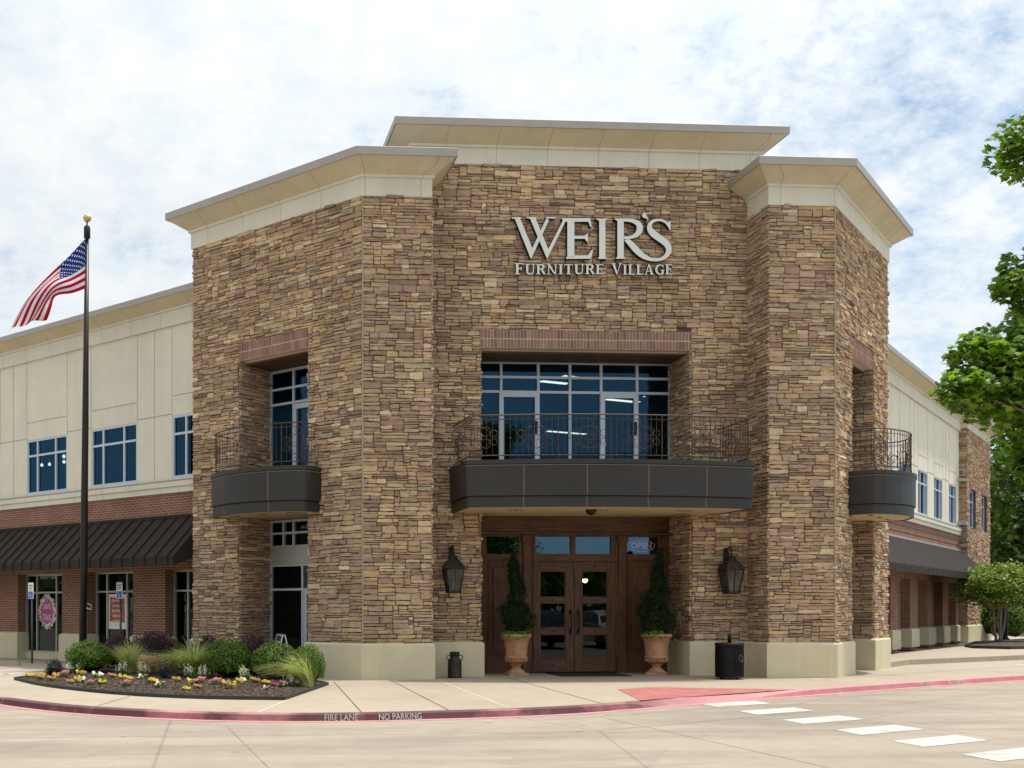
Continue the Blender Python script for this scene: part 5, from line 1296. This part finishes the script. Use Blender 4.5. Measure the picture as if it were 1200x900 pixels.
PANSY = [('y', -3.64, 23.75, 'yellow pansies at the pointed tip of the mulch bed'), ('y', -3.45, 24.2, 'yellow pansies between the bed tip and the small dark bush'), ('o', -3.30, 22.91, 'orange pansies just behind the edging near the bed tip'),
 ('y', -3.07, 23.7, 'yellow pansies directly in front of the small dark bush at the bed tip'), ('o', -3.02, 22.55, 'orange pansies second from the bed tip along the edging'), ('p', -2.88, 23.5, 'pink pansies beside the dark bush at the bed tip'),
 ('yo', -2.50, 23.5, 'yellow and orange pansies in front of the large boxwood'), ('wy', -2.36, 21.9, 'white and yellow pansies touching an orange clump by the edging'), ('o', -2.55, 21.75, 'orange pansies touching a white and yellow clump by the edging'),
 ('w', -2.12, 23.1, 'white pansies alone in front of the large boxwood'), ('y', -1.86, 21.35, 'yellow pansies joined to pink ones close to the curved edging'), ('p', -2.10, 21.24, 'pink pansies joined to yellow ones close to the curved edging'),
 ('o', -1.80, 22.95, 'orange pansies below the upright feather grass'), ('y', -1.57, 22.7, 'yellow pansies below the upright feather grass'), ('y', -1.41, 22.35, 'yellow pansies touching a pink and white clump before the boulders'),
 ('pw', -1.15, 22.45, 'pink and white pansies before the boulders'), ('p', -1.37, 20.77, 'pink pansies low in the bed below the boulders, near the edging'), ('y', -.89, 21.45, 'yellow pansies low in the bed below the brown boulder'),
 ('pw', -.71, 20.4, 'pink and white pansies nearest the edging below the dark bush'), ('o', -.43, 21.76, 'orange pansies in front of the wide feather grass'), ('yp', -.11, 21.0, 'yellow and pink pansies below the white snapdragons'),
 ('y', -.21, 19.75, 'yellow pansies closest to the kerb in the middle of the bed'), ('o', .0, 19.95, 'orange pansies beside the yellow clump closest to the kerb'), ('p', .04, 21.3, 'pink pansies right under the white snapdragons'),
 ('p', .34, 20.9, 'pink pansies paired with a yellow clump in front of the middle boxwood'), ('y', .54, 20.87, 'yellow pansies paired with a pink clump in front of the middle boxwood'), ('op', .58, 19.8, 'pink and orange pansies near the straight end of the edging'),
 ('wy', .86, 21.3, 'pale yellow and white pansies between the two middle boxwoods'), ('o', 1.13, 21.3, 'orange pansies at the foot of the half hidden boxwood'), ('y', 1.32, 21.1, 'yellow pansies at the foot of the half hidden boxwood'),
 ('pw', 1.25, 19.85, 'pink and white pansies near the bed corner'), ('m', 1.50, 20.3, 'magenta pansies under the leaning feather grass'), ('pw', 1.68, 20.65, 'pink and white pansies under the leaning feather grass')]
for i, (k, x, y, lb) in enumerate(PANSY):
    if k not in protos:
        protos[k] = make_flowers('pansy_clump', x, y, lb, 'flowers', FGp, seed=40+i, cols=kinds[k], n=9, r=.10, h=.10, psize=.05)
    else:
        o = dup(protos[k], lb, (x, y-.25, BZ(x, y-.25)-.005), R.uniform(-.5, .5)); q = R.uniform(.75, 1.15); q *= .9; o.scale = (q, q, q)
WH = [(-2.98, 24.6, 'white snapdragons beside the dark bush near the bed tip'), (-2.72, 24.6, 'white snapdragons at the foot of the large boxwood'), (-1.70, 24.15, 'white snapdragons between the large boxwood and the boulder'), (-1.17, 23.4, 'white snapdragons in front of the brown boulder'), (-.14, 22.7, 'tall white snapdragons in front of the wide feather grass'), (.14, 22.6, 'white snapdragons touching the middle boxwood'), (1.72, 20.75, 'white snapdragons under the leaning feather grass'), (1.0, 22.2, 'white snapdragons between two boxwoods')]
wp = None
for i, (x, y, lb) in enumerate(WH):
    if wp is None: wp = make_flowers('snapdragon_clump', x, y, lb, 'flowers', 'white snapdragons in the flower bed', seed=90, cols=['pet_white'], n=14, r=.15, h=.17, psize=.03, spike=True)
    else: dup(wp, lb, (x, y-.25, BZ(x, y-.25)-.005), R.uniform(0, 6))
# low green leaves behind the snapdragons
# ================================================================== TREES
def limb(mb, a, b, r0, r1, m, rg, n=5, wob=.08):
    a, b = Vector(a), Vector(b); L_ = (b-a).length; pts = []
    for i in range(n+1):
        t = i/n; q = a.lerp(b, t); k = math.sin(PI*t)*L_*wob; pts.append(q+Vector((rg.uniform(-k, k), rg.uniform(-k, k), rg.uniform(-k, k)*.5)))
    mb.tube(pts, [r0+(r1-r0)*i/n for i in range(n+1)], m, 7); return pts
MAPLE = [(0, -.42), (.16, -.36), (.48, -.30), (.34, -.12), (.66, .06), (.40, .14), (.46, .30), (.20, .26), (.22, .48), (.10, .44), (0, .80), (-.10, .44), (-.22, .48), (-.20, .26), (-.46, .30), (-.40, .14), (-.66, .06), (-.34, -.12), (-.48, -.30), (-.16, -.36)]
def maple_leaf(mb, p, nrm, up, size):
    s = up.cross(nrm).normalized(); u = nrm.cross(s).normalized()
    c = len(mb.v); V = [p+nrm*size*.06]+[p+(s*x+u*y)*size-nrm*size*.22*(x*x+y*y) for x, y in MAPLE]; n = len(MAPLE)
    mb.mesh(V, [(0, 1+i, 1+(i+1) % n) for i in range(n)], 'maple')
def maple():
    rg = random.Random(4); bx, by = 10.9, 9.7
    t = thing('maple_tree', 'leafy green maple whose boughs hang in front of the east wing', 'tree', (bx, by, RZ))
    tk, cr_ = MB(), MB()
    limb(tk, (bx, by, RZ), (bx+.05, by, 2.7), .17, .13, 'bark', rg, 6, .02); limb(tk, (bx+.05, by, 2.65), (bx-.1, by+.1, 7.6), .13, .03, 'bark', rg, 7, .03)
    lobes = [(8.2, 10.2, 6.14, .2, .28), (8.6, 10.4, 6.3, .5, .4), (8.22, 10.2, 4.92, .25, .25), (7.98, 10.0, 4.72, .22, .16), (8.5, 10.2, 4.6, .4, .35), (7.42, 9.8, 4.00, .26, .22), (7.15, 9.6, 3.62, .26, .20), (7.55, 9.8, 3.62, .35, .28), (7.95, 10.0, 4.05, .42, .40), (7.95, 10.0, 3.52, .32, .26), (8.4, 10.2, 3.9, .5, .5), (8.4, 10.3, 3.3, .35, .3), (8.25, 10.0, 4.35, .3, .28), (8.2, 10.1, 2.98, .16, .14), (7.7, 9.7, 3.9, .3, .25), (8.05, 9.9, 3.8, .5, .42), (8.55, 10.1, 4.3, .5, .5), (8.6, 10.2, 3.5, .5, .4)]
    for _ in range(115):
        a = rg.uniform(0, 2*PI); r = rg.uniform(.4, 2.1); z = rg.uniform(3.2, 8.3); k = 1-((z-5.4)/3.2)**2
        if k < .08: continue
        r *= math.sqrt(k); x, y = bx+r*math.cos(a), by+r*math.sin(a)
        if x < 8.95 and not (z > 6.6 and x > 8.9): continue
        if y > 10.4: continue
        lobes.append((x, y, z, rg.uniform(.45, .75), rg.uniform(.35, .55)))
    core = Vector((bx, by, 0))
    for i, (x, y, z, r, h) in enumerate(lobes):
        z0 = max(2.6, min(6.5, z-.5*math.hypot(x-bx, y-by)*.55)); limb(tk, (bx-.02, by+.03, z0), (x, y, z), .045 if i < 15 else .035, .008, 'bark', rg, 6, .05)
        n = int(470*r/.35) if i < 17 else 330
        for _ in range(n):
            d = Vector((rg.gauss(0, 1), rg.gauss(0, 1), rg.gauss(0, 1))).normalized()*(rg.random()**.4)
            p = Vector((x+d.x*r, y+d.y*r, z+d.z*h)); nd = Vector((rg.gauss(0, .55), rg.gauss(0, .55)-.25, .75)).normalized()
            out = Vector((p.x-x, p.y-y, -.35)).normalized()+Vector((rg.gauss(0, .5), rg.gauss(0, .5), rg.gauss(-.2, .3))); out = (out-nd*out.dot(nd)).normalized()
            maple_leaf(cr_, p, nd, out, rg.uniform(.05, .092))
    tk.build('trunk', t); cr_.build('crown', t)
maple()
def leafy_tree(seed, ht, cw, leaf, leafsize, nclump, per, tr, bark='bark', base=.25, name='shade_tree'):
    rg = random.Random(seed); tk, cr_ = MB(), MB()
    limb(tk, (0, 0, 0), (rg.uniform(-.3, .3), 0, ht*.55), tr, tr*.55, bark, rg, 6, .03)
    for _ in range(nclump):
        d = Vector((rg.gauss(0, 1), rg.gauss(0, 1), rg.gauss(0, 1))).normalized()*(rg.random()**.45)
        c = Vector((d.x*cw/2, d.y*cw/2, ht*(base+(1-base)/2)+d.z*ht*(1-base)/2)); cr = cw*rg.uniform(.07, .14)
        if rg.random() < .4: limb(tk, (0, 0, ht*rg.uniform(.25, .55)), c, tr*.25, tr*.05, bark, rg, 4, .05)
        for _ in range(per):
            e = Vector((rg.gauss(0, 1), rg.gauss(0, 1), rg.gauss(0, .7))).normalized()*(rg.random()**.5)*cr; p = c+e
            nd = Vector((rg.gauss(0, .6), rg.gauss(0, .6), .7)).normalized(); s = Matrix.Rotation(rg.uniform(0, 6.28), 3, nd) @ nd.orthogonal().normalized(); u = nd.cross(s); l = leafsize*rg.uniform(.6, 1.4)
            cr_.face([p-u*l*.5, p+s*l*.32, p+u*l*.55-nd*l*.15, p-s*l*.32], leaf)
    return tk, cr_
def place_tree(tk, cr_, name, label, x, y, group, z=RZ):
    t = thing(name, label, 'tree', (x, y, z), 0, group); tk.build('trunk', t, False); cr_.build('crown', t, False); return t
TG = 'green trees beyond the east wing'
T1 = place_tree(*leafy_tree(31, 13.0, 11, 'tree_leaf', .40, 170, 85, .28, 'bark', .05), 'shade_tree', 'tall dense green tree beyond the end of the east wing', 55.0, 66, TG)
T2 = place_tree(*leafy_tree(32, 12.5, 10, 'tree_leaf', .40, 150, 85, .26, 'bark', .08), 'shade_tree', 'open topped green tree rising above the others beyond the east wing', 48.5, 58, TG)
for (x, y, rz, s, lb) in ((62, 72, 1.1, .95, 'broad dark green tree behind the tallest one'), (59, 60, 2.3, .8, 'lower green tree behind the crape myrtle'), (70, 82, 3.1, 1.0, 'far green tree at the back of the row beyond the wing'), (52.5, 60.5, 4.2, .62, 'short bushy green tree at the foot of the row'), (46.5, 52.5, 5.1, .42, 'lowest dark green tree just past the stone end of the wing'), (58, 64, .4, .55, 'rounded green tree filling the gap under the tall ones')):
    o = dup(T1 if rz > 2 else T2, lb, (x, y, RZ), rz, (s, s, s))
# crape myrtle on its island
ISL = [(25.2, 33.6), (25.7, 32.75), (27.5, 33.2), (31, 34.9), (38, 38.2), (38, 41.5), (33.0, 41.5), (28.5, 39.4)]
ISL = [(27.2, 36.4), (26.6, 35.2), (27.2, 34.4), (29.5, 35.0), (38, 38.8), (45, 42.2), (44, 46), (36, 43.6), (30, 39.6)]
mulch_bed(ISL, 'mulch', 5000, 2, lambda x, y: .20+.10*min(1, edge_d(x, y, ISL)), .14)
eg = MB()
for k in range(len(ISL)):
    a, b = Vector(ISL[k-1]), Vector(ISL[k]); d = (b-a).normalized(); nrm = Vector((d.y, -d.x))*.03
    eg.hexa([(*(a-nrm), .01), (*(b-nrm), .01), (*(b+nrm), .01), (*(a+nrm), .01), (*(a-nrm), .24), (*(b-nrm), .24), (*(b+nrm), .24), (*(a+nrm), .24)], 'edging')
tag(eg.build('bed_edging'), 'dark edging around the mulch island under the crape myrtles', 'edging')
def myrtle(seed, x, y, label, ht=3.0, cw=3.1):
    rg = random.Random(seed); t = thing('crape_myrtle', label, 'tree', (x, y, .22), 0, 'crape myrtles on the mulch island'); tk, cr_ = MB(), MB()
    tips = []
    for k in range(6):
        a = 2*PI*k/6+rg.uniform(-.3, .3); b = (math.cos(a)*.27, math.sin(a)*.27, 1.25); limb(tk, (math.cos(a)*.09, math.sin(a)*.09, 0), b, .040, .026, 'bark_pale', rg, 5, .05)
        for _ in range(4):
            c = (b[0]*1.2+rg.uniform(-.9, .9), b[1]*1.2+rg.uniform(-.9, .9), rg.uniform(1.6, ht*.9)); limb(tk, b, c, .03, .008, 'bark_pale', rg, 4, .06); tips.append(c)
    for _ in range(120):
        a = rg.uniform(0, 6.28); r = cw/2*math.sqrt(rg.random()); z = 1.55+(ht-1.55)*rg.random()*(1-.45*(r/(cw/2))**2); tips.append((r*math.cos(a), r*math.sin(a), z))
    for c in tips:
        for _ in range(95):
            e = Vector((rg.gauss(0, .16), rg.gauss(0, .16), rg.gauss(0, .12))); p = Vector(c)+e; nd = Vector((rg.gauss(0, .6), rg.gauss(0, .6), .7)).normalized(); s = Matrix.Rotation(rg.uniform(0, 6.28), 3, nd) @ nd.orthogonal().normalized(); u = nd.cross(s); l = rg.uniform(.09, .16)
            cr_.face([p-u*l*.5, p+s*l*.3, p+u*l*.5, p-s*l*.3], 'myrtle_leaf')
    tk.build('trunk', t, False); cr_.build('crown', t, False); return t
myrtle(51, 29.75, 38.1, 'low spreading crape myrtle nearest the raised pavement corner', 2.95, 2.7)
myrtle(52, 34.0, 40.6, 'crape myrtle standing behind the nearer one, beside the black post', 3.2, 3.4)
# black lamp standard and clipped hedge beyond the myrtle
t = thing('post', 'slim black post beyond the crape myrtle trunk', 'post', (33.3, 42.3, .14)); mb = MB(); mb.lathe([(.16, 0), (.16, .10), (.10, .16), (.10, 2.05)], 'blackmetal', 12); mb.build('pole', t, False)
mb = MB(); mb.lathe([(.10, 2.05), (.11, 2.07), (.02, 2.16)], 'blackmetal', 12); mb.build('cap', t, False)
hg = shrub_mesh('h', 'box_leaf', 'box_core', 3000, .07, 14, lump=.1).build('clipped_shrub'); hg.location = (35.2, 44.2, .1); hg.scale = (1.0, 1.0, 1.5); tag(hg, 'upright clipped shrub beyond the black post', 'shrub')
dup(hg, 'broad dark shrub behind the crape myrtle stems', (35.7, 46.3, .1), 1.3, (2.6, 2.0, 2.2))
# ================================================================== PARKED CARS
def carmats():
    M['tyre'] = simple('tyre_rubber', (.016, .016, .016), .85); M['rim'] = simple('alloy_rim', (.45, .46, .48), .3, .9)
    M['car_glass'] = glass_mat('car_glass', (.8, .9, 1), (.05, .06, .06), 1.5, 1., .03)
    M['lens'] = simple('lamp_lens', (.75, .77, .8), .15); M['taillens'] = simple('tail_lens', (.35, .01, .01), .2)
    for n, c in (('paint_silver', (.42, .44, .46)), ('paint_white', (.75, .76, .76)), ('paint_dark', (.02, .025, .035))): M[n] = simple(n, c, .22, .5, amt=.02, spec=.6)
carmats()
def car(paint, label, loc, rz):
    t = thing('parked_car', label, 'car', loc, rz, 'cars parked around the store')
    # stations along x: (x, half width, sill z, belt z, roof z, roof half width)
    st = [(-2.25, .62, .42, .60, .60, .55), (-2.15, .80, .30, .92, .92, .72), (-1.7, .88, .26, 1.0, 1.02, .80), (-1.25, .90, .25, 1.02, 1.40, .66), (-.6, .91, .25, 1.0, 1.52, .64), (.2, .91, .25, .98, 1.52, .64), (.75, .91, .25, .97, 1.34, .66), (1.2, .90, .25, .95, .99, .78), (1.8, .86, .27, .84, .86, .74), (2.2, .74, .32, .68, .70, .62), (2.3, .6, .40, .55, .55, .5)]
    V, F, mi = [], [], []
    body, gl = MB(), MB(); rows = []
    for x, w_, z0, zb, zr, rw in st: rows.append([(x, -w_*.93, z0), (x, -w_, (z0+zb)/2), (x, -w_*.97, zb), (x, -rw, zr), (x, 0, zr+.03), (x, rw, zr), (x, w_*.97, zb), (x, w_, (z0+zb)/2), (x, w_*.93, z0)])
    for i in range(len(rows)-1):
        for j in range(8):
            q = [rows[i][j], rows[i+1][j], rows[i+1][j+1], rows[i][j+1]]; cab = st[i][4]-st[i][3] > .2 or st[i+1][4]-st[i+1][3] > .2
            side = j in (2, 5); top = j in (3, 4); ws = cab and ((st[i][4]-st[i][3] < .1) != (st[i+1][4]-st[i+1][3] < .1) or i in (2, 3) and False)
            body.face(q, paint, None, True)
            if cab and (side or (top and (i in (2, 6)))):
                c = sum((Vector(p) for p in q), Vector())/4; qq = [c+(Vector(p)-c)*.86 for p in q]; nrm = (Vector(q[1])-Vector(q[0])).cross(Vector(q[3])-Vector(q[0])).normalized()
                if nrm.dot(c-Vector((c.x, 0, .8))) < 0: nrm = -nrm
                gl.face([p+nrm*.012 for p in qq], 'car_glass')
    body.face(rows[0], paint); body.face(rows[-1][::-1], paint)
    for i in range(len(rows)-1): body.face([rows[i][0], rows[i+1][0], rows[i+1][8], rows[i][8]], 'blackmetal')
    b = body.build('body', t, False); gl.build('window', b, False)
    for sx in (-1.38, 1.42):
        for s in (-1, 1):
            wv = MB(); 
            V = [];  n = 20; prof = [(.20, -.09), (.31, -.10), (.325, -.07), (.325, .07), (.31, .10), (.20, .09)]
            for r_, o in prof:
                for k in range(n): a = 2*PI*k/n; V.append((sx+r_*math.cos(a), s*(.80+.02)+o, .325+r_*math.sin(a)))
            wv.mesh(V, [(i*n+k, i*n+(k+1) % n, (i+1)*n+(k+1) % n, (i+1)*n+k) for i in range(5) for k in range(n)], 'tyre', True); wh = wv.build('wheel', t, False)
            rm = MB(); y = s*.90
            for k in range(5):
                a = 2*PI*k/5; c_, s_ = math.cos(a), math.sin(a); rm.hexa([(sx+c_*.04-s_*.03, y-.02, .325+s_*.04+c_*.03), (sx+c_*.04+s_*.03, y-.02, .325+s_*.04-c_*.03), (sx+c_*.21+s_*.04, y-.02, .325+s_*.21-c_*.04), (sx+c_*.21-s_*.04, y-.02, .325+s_*.21+c_*.04), (sx+c_*.04-s_*.03, y+.01, .325+s_*.04+c_*.03), (sx+c_*.04+s_*.03, y+.01, .325+s_*.04-c_*.03), (sx+c_*.21+s_*.04, y+.01, .325+s_*.21-c_*.04), (sx+c_*.21-s_*.04, y+.01, .325+s_*.21+c_*.04)], 'rim')
            rm.build('rim', wh, False)
    for s in (-1, 1):
        mb = MB(); mb.bbox(2.02, 2.24, min(s*.44, s*.70), max(s*.44, s*.70), .60, .74, 'lens', .03); mb.build('headlight', t, False)
        mb = MB(); mb.bbox(-2.20, -2.06, min(s*.52, s*.78), max(s*.52, s*.78), .74, .92, 'taillens', .02); mb.build('tail_light', t, False)
    mb = MB(); mb.bbox(2.18, 2.30, -.40, .40, .42, .56, 'blackmetal', .02); mb.build('grille', t, False)
    return t
c0 = car('paint_dark', 'dark car parked facing the entrance, mirrored in the door glass', (14.1, 6.9, RZ), rad(92))
car('paint_white', 'white car parked beside the dark one facing the entrance', (17.0, 6.6, RZ), rad(90))
car('paint_silver', 'silver car west of the store, mirrored in the shop window with the magenta poster', (-24, 33.5, RZ), rad(-20))
rg = random.Random(77); wm = MB()
for cx_, cy_, nx_, ny_, n_ in ((0, -42, 70, 6, 170), (-62, 20, 8, 60, 190)):
    for _ in range(n_):
        c = Vector((cx_+rg.uniform(-nx_, nx_), cy_+rg.uniform(-ny_, ny_), 0)); c.z = (6.2 if n_ == 170 else 10.)*(rg.random()**.8)*(.75+.35*noise.noise(c*.07)); 
        for _ in range(26):
            e = Vector((rg.gauss(0, 1.3), rg.gauss(0, 1.3), rg.gauss(0, .9))); nd = Vector((rg.gauss(0, .7), rg.gauss(0, .7), .5)).normalized(); q = nd.orthogonal().normalized()*rg.uniform(.6, 1.1); u = nd.cross(q); p = c+e
            wm.face([p-q, p-u*.8, p+q, p+u*.8], 'tree_leaf')
tag(wm.build('woods'), kind='stuff')
car('paint_silver', 'silver car parked beyond the crape myrtle island', (38.6, 44.6, RZ), rad(55))
# ================================================================== LIGHT, SKY, CAMERA
SUN_EL, SUN_AZ = rad(72), math.atan2(.13, .99)     # direction to the sun in plan (from +x towards +y)
sl_ = bpy.data.lights.new('sun', 'SUN'); sl_.energy = 3.5; sl_.angle = rad(3.5); sl_.color = (1, .955, .88)
so = bpy.data.objects.new('sun', sl_); COL.objects.link(so)
sd = Vector((math.cos(SUN_EL)*math.cos(SUN_AZ), math.cos(SUN_EL)*math.sin(SUN_AZ), math.sin(SUN_EL)))
so.rotation_euler = (-sd).to_track_quat('-Z', 'Y').to_euler(); so.location = sd*60
wd = bpy.data.worlds.new('World'); C.world = wd; wd.use_nodes = True; nt = wd.node_tree
for n in list(nt.nodes): nt.nodes.remove(n)
sky = N(nt, 'ShaderNodeTexSky', sky_type='NISHITA'); sky.sun_disc = False; sky.sun_elevation = SUN_EL; sky.sun_rotation = PI/2-SUN_AZ
sky.air_density = 1.; sky.dust_density = .6; sky.ozone_density = 2.
tc = N(nt, 'ShaderNodeTexCoord'); sx = N(nt, 'ShaderNodeSeparateXYZ'); L(nt, tc.outputs['Generated'], sx.inputs[0])
den = math_n(nt, 'ADD', math_n(nt, 'MAXIMUM', sx.outputs[2], 0.), .42)
cb = N(nt, 'ShaderNodeCombineXYZ'); L(nt, math_n(nt, 'DIVIDE', sx.outputs[0], den), cb.inputs[0]); L(nt, math_n(nt, 'DIVIDE', sx.outputs[1], den), cb.inputs[1])
f1 = noise_n(nt, cb.outputs[0], 1.7, 5, .6); f2 = noise_n(nt, cb.outputs[0], 9, 7, .66); f3 = noise_n(nt, cb.outputs[0], 38, 5, .65, (1, 1.25, 1))
s_ = math_n(nt, 'ADD', math_n(nt, 'ADD', math_n(nt, 'MULTIPLY', f1, .50), math_n(nt, 'MULTIPLY', f2, .34)), math_n(nt, 'MULTIPLY', f3, .16))
# thinner cloud low towards the east, thick veil elsewhere
s_ = math_n(nt, 'SUBTRACT', s_, math_n(nt, 'MULTIPLY', math_n(nt, 'MULTIPLY', math_n(nt, 'MAXIMUM', math_n(nt, 'SUBTRACT', sx.outputs[0], .36), 0.), math_n(nt, 'MAXIMUM', math_n(nt, 'MULTIPLY_ADD', sx.outputs[2], -2.2, 1.3), .25)), .46))
cloud = ramp(nt, s_, [(.30, .05), (.385, .58), (.45, .88), (.55, 1.)])
shade = ramp(nt, f2, [(.25, (.86, .945, 1.0)), (.5, (.94, .985, 1.0)), (.7, (1.0, 1.015, 1.01))])
dp = N(nt, 'ShaderNodeVectorMath', operation='DOT_PRODUCT'); L(nt, tc.outputs['Generated'], dp.inputs[0]); dp.inputs[1].default_value = sd; sundot = dp.outputs['Value']
b1 = N(nt, 'ShaderNodeBackground'); L(nt, mixc(nt, 1., sky.outputs[0], (.80, 1.04, 1.12), 'MULTIPLY'), b1.inputs[0]); b1.inputs[1].default_value = .10
b2 = N(nt, 'ShaderNodeBackground'); L(nt, shade, b2.inputs[0]); glow = math_n(nt, 'POWER', math_n(nt, 'MAXIMUM', sundot, 0.), 3.); L(nt, math_n(nt, 'MULTIPLY_ADD', glow, .8, .745), b2.inputs[1])
mx = N(nt, 'ShaderNodeMixShader'); L(nt, cloud, mx.inputs[0]); L(nt, b1.outputs[0], mx.inputs[1]); L(nt, b2.outputs[0], mx.inputs[2])
wo = N(nt, 'ShaderNodeOutputWorld'); L(nt, mx.outputs[0], wo.inputs[0])

cam = bpy.data.cameras.new('camera'); co = bpy.data.objects.new('camera', cam); COL.objects.link(co); C.camera = co
co.location = (0, 0, 1.6); co.rotation_euler = (PI/2, 0, rad(-3.3))
cam.sensor_width = 36; cam.lens = 1252/1200*36; cam.shift_x = (600-304)/1200; cam.shift_y = (710-450)/1200; cam.clip_end = 1500
C.view_settings.view_transform = 'Standard'; C.view_settings.look = 'None'; C.view_settings.exposure = .32; C.view_settings.gamma = 1
C.render.engine = 'CYCLES'; C.cycles.max_bounces = 6; C.cycles.transparent_max_bounces = 12; C.cycles.use_denoising = True
C.cycles.sample_clamp_indirect = 6
